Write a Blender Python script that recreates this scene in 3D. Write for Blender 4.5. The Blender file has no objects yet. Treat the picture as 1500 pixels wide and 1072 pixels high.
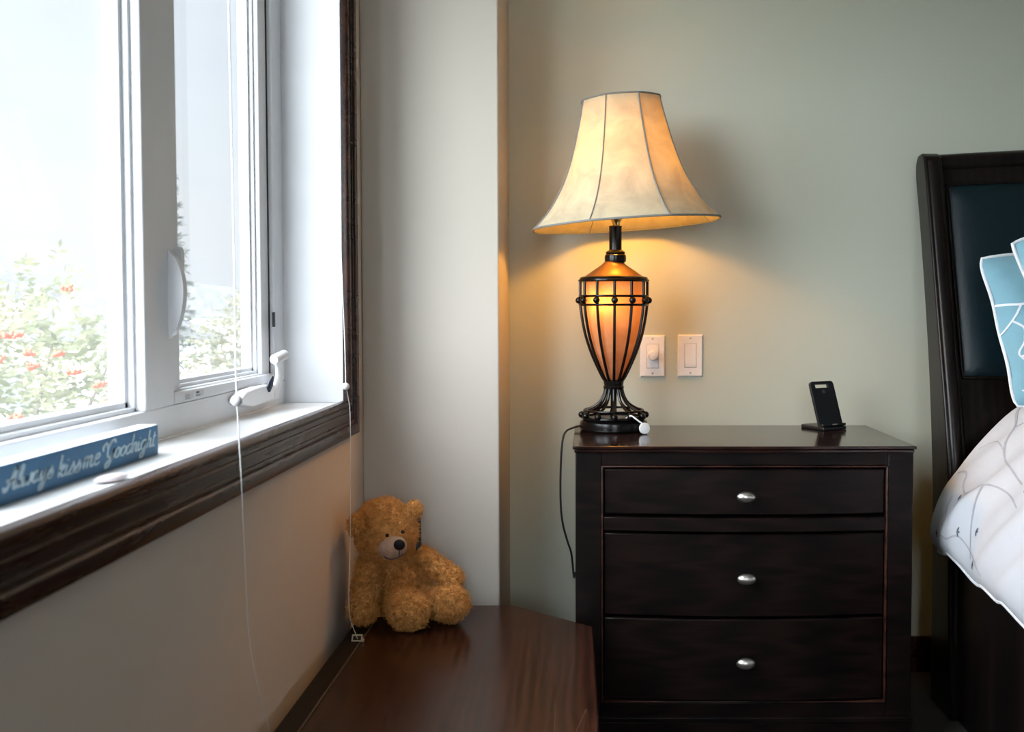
import bpy, bmesh, math, random
import numpy as np
from mathutils import Vector, Matrix, noise

random.seed(7)
SC = bpy.context.scene
COL = SC.collection
PI = math.pi
R = math.radians

# ------------------------------------------------------------------ camera
F, CX, CY = 1500.0, 862.0, 515.0
TH = math.atan(59.7 / 1500.0)
CAMZ = 1.0
cam = bpy.data.cameras.new('camera')
camo = bpy.data.objects.new('camera', cam)
COL.objects.link(camo)
camo.location = (0, 0, CAMZ)
camo.rotation_euler = (PI / 2 - TH, 0, 0)
cam.sensor_width = 36.0
cam.lens = 36.0
cam.shift_x = (750 - CX) / 1500.0
cam.shift_y = -(536 - CY) / 1500.0
cam.clip_start = 0.02
cam.clip_end = 500
cam.dof.use_dof = True
cam.dof.focus_distance = 2.5
cam.dof.aperture_fstop = 6.0
SC.camera = camo

def ray(px, py):
    v = (CY - py) / F
    return Vector(((px - CX) / F, math.cos(TH) + v * math.sin(TH), -math.sin(TH) + v * math.cos(TH)))
def PX(px, py, X):
    d = ray(px, py); t = X / d.x
    return Vector((X, d.y * t, CAMZ + d.z * t))
def PY(px, py, Y):
    d = ray(px, py); t = Y / d.y
    return Vector((d.x * t, Y, CAMZ + d.z * t))
def PZ(px, py, Z):
    d = ray(px, py); t = (Z - CAMZ) / d.z
    return Vector((d.x * t, d.y * t, Z))

# ------------------------------------------------------------------ materials
def new_mat(name):
    m = bpy.data.materials.new(name)
    m.use_nodes = True
    nt = m.node_tree
    nt.nodes.clear()
    out = nt.nodes.new('ShaderNodeOutputMaterial')
    return m, nt, out
def N(nt, t, **kw):
    n = nt.nodes.new(t)
    for k, v in kw.items():
        if k in n.inputs: n.inputs[k].default_value = v
        else: setattr(n, k, v)
    return n
def L(nt, a, b): nt.links.new(a, b)
def c4(c): return (c[0], c[1], c[2], 1.0)

def coords(nt, scale=(1, 1, 1)):
    tc = N(nt, 'ShaderNodeTexCoord')
    mp = N(nt, 'ShaderNodeMapping')
    mp.inputs['Scale'].default_value = scale
    L(nt, tc.outputs['Object'], mp.inputs['Vector'])
    return mp.outputs['Vector']

def plain(name, col, rough=0.5, metal=0.0, var=0.06, nscale=12.0, bump=0.0, bscale=200.0, spec=0.5, coat=0.0, sheen=0.0, emit=None):
    m, nt, out = new_mat(name)
    b = N(nt, 'ShaderNodeBsdfPrincipled')
    b.inputs['Roughness'].default_value = rough
    b.inputs['Metallic'].default_value = metal
    b.inputs['Specular IOR Level'].default_value = spec
    b.inputs['Coat Weight'].default_value = coat
    b.inputs['Sheen Weight'].default_value = sheen
    v = coords(nt)
    nz = N(nt, 'ShaderNodeTexNoise', Scale=nscale, Detail=4.0)
    L(nt, v, nz.inputs['Vector'])
    cr = N(nt, 'ShaderNodeValToRGB')
    cr.color_ramp.elements[0].color = c4([x * (1 - var) for x in col])
    cr.color_ramp.elements[1].color = c4([min(1, x * (1 + var)) for x in col])
    cr.color_ramp.elements[0].position = 0.3
    cr.color_ramp.elements[1].position = 0.7
    L(nt, nz.outputs['Fac'], cr.inputs['Fac'])
    L(nt, cr.outputs['Color'], b.inputs['Base Color'])
    if bump:
        n2 = N(nt, 'ShaderNodeTexNoise', Scale=bscale, Detail=3.0)
        L(nt, v, n2.inputs['Vector'])
        bp = N(nt, 'ShaderNodeBump', Strength=bump, Distance=0.002)
        L(nt, n2.outputs['Fac'], bp.inputs['Height'])
        L(nt, bp.outputs['Normal'], b.inputs['Normal'])
    if emit:
        b.inputs['Emission Color'].default_value = c4(emit[:3]); b.inputs['Emission Strength'].default_value = emit[3]
    L(nt, b.outputs['BSDF'], out.inputs['Surface'])
    return m

def wood(name, dark, light, scale=(1, 1, 1), rough=0.3, coat=0.0, wear=None, spec=0.5):
    m, nt, out = new_mat(name)
    b = N(nt, 'ShaderNodeBsdfPrincipled')
    b.inputs['Coat Weight'].default_value = coat
    b.inputs['Coat Roughness'].default_value = 0.12
    b.inputs['Specular IOR Level'].default_value = spec
    v = coords(nt, scale)
    n1 = N(nt, 'ShaderNodeTexNoise', Scale=3.0, Detail=8.0, Roughness=0.65, Distortion=1.2)
    L(nt, v, n1.inputs['Vector'])
    w = N(nt, 'ShaderNodeTexWave', Scale=2.2, Distortion=7.0, Detail=3.0)
    w.inputs['Detail Scale'].default_value = 1.4
    L(nt, v, w.inputs['Vector'])
    mx = N(nt, 'ShaderNodeMix', data_type='FLOAT')
    mx.inputs[0].default_value = 0.35
    L(nt, n1.outputs['Fac'], mx.inputs[2]); L(nt, w.outputs['Fac'], mx.inputs[3])
    cr = N(nt, 'ShaderNodeValToRGB')
    cr.color_ramp.elements[0].color = c4(dark); cr.color_ramp.elements[0].position = 0.25
    cr.color_ramp.elements[1].color = c4(light); cr.color_ramp.elements[1].position = 0.8
    L(nt, mx.outputs[0], cr.inputs['Fac'])
    colout = cr.outputs['Color']
    if wear:
        # fine light scratches
        tc = N(nt, 'ShaderNodeTexCoord')
        mp = N(nt, 'ShaderNodeMapping'); mp.inputs['Scale'].default_value = wear[0]; mp.inputs['Rotation'].default_value = (0, 0, 0.6)
        L(nt, tc.outputs['Object'], mp.inputs['Vector'])
        nv = N(nt, 'ShaderNodeTexVoronoi', Scale=1.0, feature='DISTANCE_TO_EDGE')
        nd = N(nt, 'ShaderNodeTexNoise', Scale=4.0)
        L(nt, tc.outputs['Object'], nd.inputs['Vector'])
        L(nt, mp.outputs['Vector'], nv.inputs['Vector'])
        lt = N(nt, 'ShaderNodeMath', operation='LESS_THAN'); lt.inputs[1].default_value = wear[1]
        L(nt, nv.outputs['Distance'], lt.inputs[0])
        gt = N(nt, 'ShaderNodeMath', operation='GREATER_THAN'); gt.inputs[1].default_value = 0.5
        L(nt, nd.outputs['Fac'], gt.inputs[0])
        mu = N(nt, 'ShaderNodeMath', operation='MULTIPLY')
        L(nt, lt.outputs[0], mu.inputs[0]); L(nt, gt.outputs[0], mu.inputs[1])
        mu2 = N(nt, 'ShaderNodeMath', operation='MULTIPLY')
        sx = N(nt, 'ShaderNodeSeparateXYZ'); L(nt, tc.outputs['Object'], sx.inputs[0])
        ms = N(nt, 'ShaderNodeMapRange', interpolation_type='SMOOTHSTEP'); ms.inputs[1].default_value = -0.13; ms.inputs[2].default_value = 0.0; ms.inputs[4].default_value = 0.16
        L(nt, sx.outputs[0], ms.inputs[0]); L(nt, ms.outputs[0], mu2.inputs[1])
        L(nt, mu.outputs[0], mu2.inputs[0])
        mc = N(nt, 'ShaderNodeMix', data_type='RGBA')
        L(nt, mu2.outputs[0], mc.inputs[0]); L(nt, colout, mc.inputs[6]); mc.inputs[7].default_value = (0.35, 0.22, 0.16, 1)
        colout = mc.outputs[2]
    L(nt, colout, b.inputs['Base Color'])
    rr = N(nt, 'ShaderNodeMapRange'); rr.inputs[3].default_value = rough * 0.8; rr.inputs[4].default_value = rough * 1.25
    L(nt, n1.outputs['Fac'], rr.inputs[0]); L(nt, rr.outputs[0], b.inputs['Roughness'])
    bp = N(nt, 'ShaderNodeBump', Strength=0.015, Distance=0.001)
    L(nt, mx.outputs[0], bp.inputs['Height']); L(nt, bp.outputs['Normal'], b.inputs['Normal'])
    L(nt, b.outputs['BSDF'], out.inputs['Surface'])
    return m

def paint(name, col):
    m, nt, out = new_mat(name)
    b = N(nt, 'ShaderNodeBsdfPrincipled', Roughness=0.62)
    b.inputs['Specular IOR Level'].default_value = 0.3
    v = coords(nt)
    n1 = N(nt, 'ShaderNodeTexNoise', Scale=220.0, Detail=3.0)
    n2 = N(nt, 'ShaderNodeTexNoise', Scale=3.0, Detail=3.0)
    L(nt, v, n1.inputs['Vector']); L(nt, v, n2.inputs['Vector'])
    cr = N(nt, 'ShaderNodeValToRGB')
    cr.color_ramp.elements[0].color = c4([x * 0.97 for x in col]); cr.color_ramp.elements[1].color = c4([x * 1.03 for x in col])
    L(nt, n2.outputs['Fac'], cr.inputs['Fac']); L(nt, cr.outputs['Color'], b.inputs['Base Color'])
    bp = N(nt, 'ShaderNodeBump', Strength=0.12, Distance=0.0015)
    L(nt, n1.outputs['Fac'], bp.inputs['Height']); L(nt, bp.outputs['Normal'], b.inputs['Normal'])
    L(nt, b.outputs['BSDF'], out.inputs['Surface'])
    return m

M = {}
M['wall_cream'] = paint('cream_wall_paint', (0.56, 0.51, 0.44))
M['wall_cream_lifted'] = paint('lifted_cream_wall_paint', (0.74, 0.635, 0.53))  # same cream paint as the corner, lightened because this wall is backlit
M['wall_sage'] = paint('sage_wall_paint', (0.545, 0.565, 0.465))
M['wall_sage_deep'] = paint('deep_sage_wall_paint', (0.46, 0.47, 0.43))
M['ceiling'] = paint('ceiling_paint', (0.80, 0.79, 0.77))
M['floor'] = plain('dark_carpet', (0.05, 0.045, 0.04), 0.95, bump=0.6, bscale=400, var=0.3, nscale=150)
M['white_vinyl'] = plain('white_vinyl', (0.74, 0.75, 0.77), 0.32, var=0.02)
M['white_sill'] = plain('white_sill_laminate', (0.84, 0.84, 0.83), 0.22, var=0.04, nscale=8)
M['jamb_white'] = plain('white_jamb_paint', (0.74, 0.745, 0.755), 0.5, var=0.02)
M['casing'] = wood('dark_casing_wood', (0.011, 0.0042, 0.0028), (0.050, 0.016, 0.0085), (5, 0.6, 5), 0.27, coat=0.0, spec=0.45)
M['espresso'] = wood('espresso_wood', (0.003, 0.002, 0.002), (0.0125, 0.006, 0.005), (0.8, 9, 13), 0.34, coat=0.0, spec=0.17)
M['espresso_edge'] = wood('highlit_espresso_edge_wood', (0.012, 0.005, 0.004), (0.07, 0.024, 0.015), (0.8, 9, 13), 0.3, spec=0.4)  # lighter red-brown paints the highlight round the drawer opening
M['espresso_top'] = wood('espresso_top_wood', (0.008, 0.0035, 0.003), (0.03, 0.011, 0.008), (1.0, 8, 8), 0.13, coat=0.1)
M['chest_wood'] = wood('reddish_chest_wood', (0.014, 0.0048, 0.003), (0.05, 0.015, 0.008), (7, 1.0, 5), 0.24, coat=0.0, spec=0.26, wear=((26, 3.0, 3), 0.0028))
M['chest_rail'] = wood('black_brown_chest_wood', (0.006, 0.004, 0.0035), (0.014, 0.008, 0.0065), (5, 1.0, 5), 0.5, spec=0.15)
M['seam_light'] = plain('painted_seam_highlight', (0.14, 0.10, 0.075), 0.5, var=0.4, nscale=60)
M['bed_wood'] = wood('black_bed_wood', (0.004, 0.003, 0.003), (0.012, 0.007, 0.006), (6, 6, 1.0), 0.3, coat=0.0, spec=0.3)
M['leather'] = plain('black_teal_leather', (0.0025, 0.012, 0.017), 0.42, var=0.15, nscale=60, bump=0.15, bscale=350, spec=0.4)
M['nickel'] = plain('brushed_nickel', (0.66, 0.63, 0.58), 0.36, metal=1.0, var=0.04, nscale=30)
M['black_iron'] = plain('black_bronze_iron', (0.004, 0.0035, 0.0035), 0.24, var=0.2, nscale=40, spec=0.32)
M['copper'] = plain('antique_copper', (0.20, 0.09, 0.036), 0.34, metal=0.7, var=0.18, nscale=25)
M['brass'] = plain('polished_brass', (0.72, 0.48, 0.16), 0.22, metal=1.0, var=0.05)
M['black_plastic'] = plain('black_plastic', (0.008, 0.009, 0.011), 0.38, var=0.1)
M['black_rubber'] = plain('black_cord_rubber', (0.012, 0.012, 0.013), 0.5, var=0.1)
M['logo_grey'] = plain('grey_print', (0.09, 0.095, 0.10), 0.5, var=0.05)
M['white_plastic'] = plain('white_plastic', (0.80, 0.80, 0.80), 0.35, var=0.02)
M['ivory_plastic'] = plain('white_switch_plastic', (0.88, 0.87, 0.85), 0.3, var=0.02)
M['screw'] = plain('painted_screw', (0.55, 0.53, 0.5), 0.4, var=0.05)
M['cord_white'] = plain('white_blind_cord', (0.72, 0.72, 0.70), 0.7, var=0.1, nscale=300)
M['bead_white'] = plain('pearl_white_bead', (0.62, 0.61, 0.62), 0.25, var=0.05)
M['clear_tag'] = plain('pale_plastic_clip', (0.55, 0.53, 0.42), 0.4, var=0.05)
M['sign_blue'] = plain('distressed_blue_paint', (0.026, 0.135, 0.27), 0.55, var=0.12, nscale=14)
M['sign_top'] = plain('pale_sign_edge', (0.72, 0.75, 0.78), 0.5, var=0.05)
M['sign_letter'] = plain('pale_blue_letters', (0.42, 0.55, 0.62), 0.6, var=0.12, nscale=120)
M['pebble'] = plain('pale_pink_stone', (0.72, 0.64, 0.66), 0.3, var=0.08, nscale=40)
M['decal'] = plain('grey_label_print', (0.28, 0.28, 0.30), 0.5, var=0.3, nscale=200)
M['decal_base'] = plain('pale_label_film', (0.62, 0.63, 0.64), 0.4, var=0.03)
M['dark_metal'] = plain('dark_blue_steel', (0.03, 0.04, 0.07), 0.3, metal=0.6, var=0.2)
M['nose'] = plain('black_plush_nose', (0.008, 0.007, 0.008), 0.6, var=0.2, bump=0.3, bscale=500, spec=0.2)
M['muzzle'] = plain('beige_short_plush', (0.42, 0.265, 0.175), 0.95, var=0.15, nscale=120, bump=0.6, bscale=700, sheen=0.3)
M['mouth'] = plain('brown_stitch_thread', (0.05, 0.025, 0.018), 0.8)
M['tag_dark'] = plain('dark_teal_cloth_tag', (0.018, 0.035, 0.04), 0.6, var=0.1)
M['eye'] = plain('glossy_brown_eye', (0.008, 0.005, 0.004), 0.2, coat=0.0, spec=0.3)
M['duvet'] = plain('white_cotton_duvet', (0.58, 0.60, 0.645), 0.8, var=0.04, nscale=5, bump=0.25, bscale=60, sheen=0.2)
M['duvet_edge'] = plain('pale_blue_duvet_edge', (0.62, 0.69, 0.74), 0.8, var=0.05)
M['print_grey'] = plain('grey_branch_print', (0.42, 0.42, 0.46), 0.85, var=0.10, nscale=80)
M['print_dark'] = plain('slate_leaf_print', (0.10, 0.12, 0.15), 0.85, var=0.3, nscale=200)
M['pillow'] = plain('sky_blue_cotton', (0.20, 0.40, 0.48), 0.75, var=0.06, nscale=20, bump=0.3, bscale=90, sheen=0.25)
M['piping'] = plain('white_piping', (0.78, 0.80, 0.82), 0.7, var=0.03)
M['mattress'] = plain('white_mattress', (0.55, 0.55, 0.56), 0.8)
M['house_wall'] = plain('pale_house_siding', (0.86, 0.85, 0.84), 0.8, var=0.04)
M['house_roof'] = plain('grey_shingle_roof', (0.17, 0.168, 0.166), 0.9, var=0.2, nscale=3)
M['house_glass'] = plain('house_window_glass', (0.22, 0.25, 0.30), 0.2, var=0.1)
M['lawn'] = plain('lawn_grass', (0.12, 0.14, 0.07), 0.95, var=0.3, nscale=1.5)
M['berry'] = plain('rowan_berry_red', (0.62, 0.09, 0.035), 0.35, var=0.2, nscale=30)
M['bark'] = plain('grey_brown_bark', (0.20, 0.16, 0.13), 0.9, var=0.3, nscale=20)

def leaf_mat(name, a, b_):
    m, nt, out = new_mat(name)
    v = coords(nt)
    nz = N(nt, 'ShaderNodeTexNoise', Scale=2.5, Detail=5.0); L(nt, v, nz.inputs['Vector'])
    cr = N(nt, 'ShaderNodeValToRGB')
    cr.color_ramp.elements[0].position = 0.35; cr.color_ramp.elements[1].position = 0.65
    cr.color_ramp.elements[0].color = c4(a); cr.color_ramp.elements[1].color = c4(b_)
    L(nt, nz.outputs['Fac'], cr.inputs['Fac'])
    d = N(nt, 'ShaderNodeBsdfDiffuse'); t = N(nt, 'ShaderNodeBsdfTranslucent'); mx = N(nt, 'ShaderNodeMixShader', Fac=0.35)
    L(nt, cr.outputs['Color'], d.inputs['Color']); L(nt, cr.outputs['Color'], t.inputs['Color'])
    L(nt, d.outputs[0], mx.inputs[1]); L(nt, t.outputs[0], mx.inputs[2])
    L(nt, mx.outputs[0], out.inputs['Surface'])
    return m
M['leaf'] = leaf_mat('rowan_leaf', (0.16, 0.18, 0.10), (0.36, 0.36, 0.23))
M['leaf_dry'] = leaf_mat('shrub_leaf', (0.20, 0.19, 0.125), (0.34, 0.32, 0.22))
M['needle'] = leaf_mat('spruce_needle', (0.10, 0.105, 0.09), (0.16, 0.165, 0.14))

def fur_mat():
    m, nt, out = new_mat('honey_brown_plush')
    b = N(nt, 'ShaderNodeBsdfPrincipled', Roughness=0.85)
    b.inputs['Specular IOR Level'].default_value = 0.25
    b.inputs['Sheen Weight'].default_value = 0.35
    b.inputs['Sheen Tint'].default_value = (1.0, 0.7, 0.35, 1)
    v = coords(nt)
    nz = N(nt, 'ShaderNodeTexNoise', Scale=90.0, Detail=3.0); L(nt, v, nz.inputs['Vector'])
    cr = N(nt, 'ShaderNodeValToRGB')
    cr.color_ramp.elements[0].position = 0.3; cr.color_ramp.elements[1].position = 0.72
    cr.color_ramp.elements[0].color = (0.62, 0.245, 0.052, 1); cr.color_ramp.elements[1].color = (0.98, 0.52, 0.165, 1)
    L(nt, nz.outputs['Fac'], cr.inputs['Fac']); L(nt, cr.outputs['Color'], b.inputs['Base Color'])
    L(nt, b.outputs['BSDF'], out.inputs['Surface'])
    return m
M['fur'] = fur_mat()

def glass_mat(name, veil, tint, ior=1.18):
    m, nt, out = new_mat(name)
    tr = N(nt, 'ShaderNodeBsdfTransparent'); tr.inputs['Color'].default_value = c4(tint)
    tl = N(nt, 'ShaderNodeBsdfTranslucent'); tl.inputs['Color'].default_value = (0.9, 0.92, 0.95, 1)
    gl = N(nt, 'ShaderNodeBsdfGlossy', Roughness=0.02); gl.inputs['Color'].default_value = (1, 1, 1, 1)
    v = coords(nt)
    nz = N(nt, 'ShaderNodeTexNoise', Scale=6.0, Detail=5.0); L(nt, v, nz.inputs['Vector'])
    mr = N(nt, 'ShaderNodeMapRange'); mr.inputs[3].default_value = veil * 0.8; mr.inputs[4].default_value = veil * 1.2
    L(nt, nz.outputs['Fac'], mr.inputs[0])
    m1 = N(nt, 'ShaderNodeMixShader'); L(nt, mr.outputs[0], m1.inputs[0]); L(nt, tr.outputs[0], m1.inputs[1]); L(nt, tl.outputs[0], m1.inputs[2])
    fr = N(nt, 'ShaderNodeFresnel', IOR=ior)
    m2 = N(nt, 'ShaderNodeMixShader'); L(nt, fr.outputs[0], m2.inputs[0]); L(nt, m1.outputs[0], m2.inputs[1]); L(nt, gl.outputs[0], m2.inputs[2])
    L(nt, m2.outputs[0], out.inputs['Surface'])
    return m
M['glass'] = glass_mat('glare_veil_window_glass', 0.055, (0.96, 0.97, 0.97))  # veil whitens the view, standing for glare of the bright outdoors
M['casement_glass'] = glass_mat('clear_casement_glass', 0.018, (0.96, 0.97, 0.97))
M['screen'] = glass_mat('fine_insect_mesh', 0.02, (0.90, 0.91, 0.92), 1.01)

def shade_mat(name, cols, trans, mottle=14.0):
    m, nt, out = new_mat(name)
    v = coords(nt)
    nz = N(nt, 'ShaderNodeTexNoise', Scale=mottle, Detail=7.0, Roughness=0.65, Distortion=0.8); L(nt, v, nz.inputs['Vector'])
    cr = N(nt, 'ShaderNodeValToRGB')
    cr.color_ramp.elements[0].position = 0.3; cr.color_ramp.elements[1].position = 0.72
    cr.color_ramp.elements[0].color = c4(cols[0]); cr.color_ramp.elements[1].color = c4(cols[1])
    L(nt, nz.outputs['Fac'], cr.inputs['Fac'])
    d = N(nt, 'ShaderNodeBsdfDiffuse'); t = N(nt, 'ShaderNodeBsdfTranslucent'); mx = N(nt, 'ShaderNodeMixShader', Fac=trans)
    L(nt, cr.outputs['Color'], d.inputs['Color']); L(nt, cr.outputs['Color'], t.inputs['Color'])
    n2 = N(nt, 'ShaderNodeTexNoise', Scale=260.0, Detail=2.0); L(nt, v, n2.inputs['Vector'])
    bp = N(nt, 'ShaderNodeBump', Strength=0.2, Distance=0.001); L(nt, n2.outputs['Fac'], bp.inputs['Height']); L(nt, bp.outputs['Normal'], d.inputs['Normal'])
    L(nt, d.outputs[0], mx.inputs[1]); L(nt, t.outputs[0], mx.inputs[2]); L(nt, mx.outputs[0], out.inputs['Surface'])
    return m
M['shade'] = shade_mat('parchment_shade', ((0.60, 0.53, 0.37), (0.80, 0.74, 0.54)), 0.36)
M['shade_trim'] = plain('grey_blue_shade_trim', (0.22, 0.22, 0.20), 0.8, var=0.1, nscale=80)
M['urn'] = shade_mat('amber_alabaster_glass', ((0.42, 0.19, 0.085), (0.62, 0.36, 0.20)), 0.45, 9.0)

# ------------------------------------------------------------------ mesh builder
class MB:
    def __init__(self): self.v = []; self.f = []; self.mi = []; self.cur = 0
    def add(self, vs, fs):
        o = len(self.v)
        self.v += [tuple(x) for x in vs]
        for f in fs: self.f.append(tuple(i + o for i in f)); self.mi.append(self.cur)
    def box(self, a, b, mat=None):
        x0, y0, z0 = [min(a[i], b[i]) for i in range(3)]; x1, y1, z1 = [max(a[i], b[i]) for i in range(3)]
        vs = [Vector(p) for p in ((x0, y0, z0), (x1, y0, z0), (x1, y1, z0), (x0, y1, z0), (x0, y0, z1), (x1, y0, z1), (x1, y1, z1), (x0, y1, z1))]
        if mat is not None: vs = [mat @ v for v in vs]
        self.add(vs, [(0, 3, 2, 1), (4, 5, 6, 7), (0, 1, 5, 4), (1, 2, 6, 5), (2, 3, 7, 6), (3, 0, 4, 7)])
        return self
    def prism(self, pts, ext):
        """pts: closed 3D polygon, ext: extrusion vector"""
        n = len(pts); e = Vector(ext)
        vs = [Vector(p) for p in pts] + [Vector(p) + e for p in pts]
        self.add(vs, [tuple(range(n - 1, -1, -1)), tuple(range(n, 2 * n))] + [(i, (i + 1) % n, n + (i + 1) % n, n + i) for i in range(n)])
        return self
    def lathe(self, prof, center, seg=40, mat=None, caps=True):
        """prof: (r,z) list; about Z through center, optional Matrix applied before centering"""
        vs = []; fs = []; c = Vector(center); n = len(prof)
        for (r, z) in prof:
            for k in range(seg):
                a = 2 * PI * k / seg
                p = Vector((r * math.cos(a), r * math.sin(a), z))
                if mat is not None: p = mat @ p
                vs.append(p + c)
        for i in range(n - 1):
            for k in range(seg):
                k2 = (k + 1) % seg
                fs.append((i * seg + k, i * seg + k2, (i + 1) * seg + k2, (i + 1) * seg + k))
        if caps:
            fs.append(tuple(range(seg - 1, -1, -1))); fs.append(tuple((n - 1) * seg + k for k in range(seg)))
        self.add(vs, fs); return self
    def sphere(self, c, r, seg=20, rings=12, mat=None):
        if not hasattr(r, '__len__'): r = (r, r, r)
        vs = []; fs = []; c = Vector(c)
        def T(p): return ((mat @ p) if mat is not None else p) + c
        vs.append(T(Vector((0, 0, -r[2]))))
        for i in range(1, rings):
            t = -PI / 2 + PI * i / rings
            for k in range(seg):
                a = 2 * PI * k / seg
                vs.append(T(Vector((r[0] * math.cos(t) * math.cos(a), r[1] * math.cos(t) * math.sin(a), r[2] * math.sin(t)))))
        vs.append(T(Vector((0, 0, r[2])))); top = len(vs) - 1
        for k in range(seg):
            fs.append((0, 1 + (k + 1) % seg, 1 + k)); b = 1 + (rings - 2) * seg
            fs.append((top, b + k, b + (k + 1) % seg))
        for i in range(rings - 2):
            for k in range(seg):
                k2 = (k + 1) % seg
                fs.append((1 + i * seg + k, 1 + i * seg + k2, 1 + (i + 1) * seg + k2, 1 + (i + 1) * seg + k))
        self.add(vs, fs); return self
    def tube(self, pts, r, seg=8, closed=False, flat=1.0):
        pts = [Vector(p) for p in pts]; n = len(pts)
        rr = r if hasattr(r, '__len__') else [r] * n
        up = None; vs = []; fs = []
        for i in range(n):
            if closed: t = (pts[(i + 1) % n] - pts[i - 1])
            else: t = pts[min(n - 1, i + 1)] - pts[max(0, i - 1)]
            if t.length < 1e-9: t = Vector((0, 0, 1))
            t.normalize()
            if up is None:
                up = Vector((0, 0, 1)) if abs(t.z) < 0.9 else Vector((0, 1, 0))
            s = t.cross(up)
            if s.length < 1e-6: s = t.orthogonal()
            s.normalize(); u = s.cross(t).normalized(); up = u
            for k in range(seg):
                a = 2 * PI * k / seg
                vs.append(pts[i] + (s * math.cos(a) * flat + u * math.sin(a)) * rr[i])
        m = n if closed else n - 1
        for i in range(m):
            j = (i + 1) % n
            for k in range(seg):
                k2 = (k + 1) % seg
                fs.append((i * seg + k, i * seg + k2, j * seg + k2, j * seg + k))
        if not closed:
            fs.append(tuple(range(seg - 1, -1, -1))); fs.append(tuple((n - 1) * seg + k for k in range(seg)))
        self.add(vs, fs); return self
    def ring(self, c, rad, r, seg=48, tseg=8, mat=None, flat=1.0):
        pts = []
        for k in range(seg):
            a = 2 * PI * k / seg
            p = Vector((rad * math.cos(a), rad * math.sin(a), 0))
            if mat is not None: p = mat @ p
            pts.append(p + Vector(c))
        return self.tube(pts, r, tseg, closed=True, flat=flat)
    def grid(self, P, wrap_u=False):
        """P[i][j] points"""
        nu = len(P); nv = len(P[0]); vs = [p for row in P for p in row]; fs = []
        for i in range(nu if wrap_u else nu - 1):
            i2 = (i + 1) % nu
            for j in range(nv - 1):
                fs.append((i * nv + j, i2 * nv + j, i2 * nv + j + 1, i * nv + j + 1))
        self.add(vs, fs); return self
    def build(self, name, mat, parent=None, smooth=True, bevel=0.0, bseg=2, angle=38, extra=(), origin=None, subsurf=0):
        me = bpy.data.meshes.new(name)
        me.from_pydata(self.v, [], self.f)
        for m in [mat] + list(extra): me.materials.append(m)
        if extra: me.polygons.foreach_set('material_index', self.mi)
        bm = bmesh.new(); bm.from_mesh(me)
        bmesh.ops.recalc_face_normals(bm, faces=bm.faces)
        bm.to_mesh(me); bm.free()
        if smooth:
            me.polygons.foreach_set('use_smooth', [True] * len(me.polygons))
            me.set_sharp_from_angle(angle=R(angle))
        o = bpy.data.objects.new(name, me); COL.objects.link(o)
        if bevel:
            bv = o.modifiers.new('bevel', 'BEVEL'); bv.width = bevel; bv.segments = bseg; bv.limit_method = 'ANGLE'; bv.angle_limit = R(30)
            bv.harden_normals = False
        if subsurf:
            s = o.modifiers.new('subsurf', 'SUBSURF'); s.levels = subsurf; s.render_levels = subsurf
        if parent is not None:
            o.parent = parent
            o.matrix_parent_inverse = parent_world(parent).inverted()
        elif origin is not None:
            me.transform(Matrix.Translation(-Vector(origin))); o.location = origin
        return o
def parent_world(o):
    m = Matrix.LocRotScale(o.location, o.rotation_euler, o.scale)
    if o.parent is not None: m = parent_world(o.parent) @ o.matrix_parent_inverse @ m
    return m
def tag(o, label, cat, group=None, kind=None):
    o['label'] = label; o['category'] = cat
    if group: o['group'] = group
    if kind: o['kind'] = kind
    return o
def thing(name, loc, label, cat, group=None, kind=None):
    o = bpy.data.objects.new(name, None); COL.objects.link(o)
    o.location = loc; o.empty_display_size = 0.05
    return tag(o, label, cat, group, kind)
def struct(o, label=None, cat=None):
    o['kind'] = 'structure'
    if label: o['label'] = label
    if cat: o['category'] = cat
    return o
def catmull(pts, n=8, closed=False):
    pts = [Vector(p) for p in pts]; out = []; m = len(pts)
    for i in range(m if closed else m - 1):
        if closed: p0, p1, p2, p3 = pts[i - 1], pts[i], pts[(i + 1) % m], pts[(i + 2) % m]
        else: p0, p1, p2, p3 = pts[max(0, i - 1)], pts[i], pts[i + 1], pts[min(m - 1, i + 2)]
        for k in range(n):
            t = k / n
            out.append(0.5 * ((2 * p1) + (p2 - p0) * t + (2 * p0 - 5 * p1 + 4 * p2 - p3) * t * t + (3 * p1 - p0 - 3 * p2 + p3) * t ** 3))
    if not closed: out.append(pts[-1])
    return out

# ------------------------------------------------------------------ key dimensions
XW = -0.549            # left wall inner face
XO = -0.755             # left wall outer face
YB = 2.81              # back wall
YP = 2.48              # pillar front
XPIL = -0.2166
XR = 3.6               # right wall
YF = -2.6              # wall behind the camera
ZC = 2.45
WY0, WY1 = 0.55, 2.285
WZ0, WZ1 = 0.7955, 2.08
XF = -0.677            # window frame inner face

# ------------------------------------------------------------------ room shell
struct(MB().box((XO, YF - 0.1, -0.1), (XR + 0.1, YB + 0.1, 0)).build('floor', M['floor'], smooth=False), 'dark carpeted bedroom floor', 'floor')
struct(MB().box((XO, YF - 0.1, ZC), (XR + 0.1, YB + 0.1, ZC + 0.1)).build('ceiling', M['ceiling'], smooth=False), 'plain white ceiling', 'ceiling')
w = MB()
w.box((XO, YF, 0), (XW, WY0, ZC)).box((XO, WY1, 0), (XW, YB, ZC)).box((XO, WY0, 0), (XW, WY1, WZ0 - 0.012)).box((XO, WY0, WZ1), (XW, WY1, ZC))
struct(w.build('wall_left', M['wall_cream_lifted'], smooth=False), 'cream wall holding the window', 'wall')
struct(MB().box((XW, YB, 0), (XR, YB + 0.1, ZC)).build('wall_back', M['wall_sage'], smooth=False), 'sage green wall behind the lamp and bed', 'wall')
struct(MB().box((XW, YP, 0), (XPIL, YB, ZC)).build('wall_corner', M['wall_cream'], bevel=0.004, bseg=3), 'cream wall return standing out of the corner', 'wall')
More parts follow.
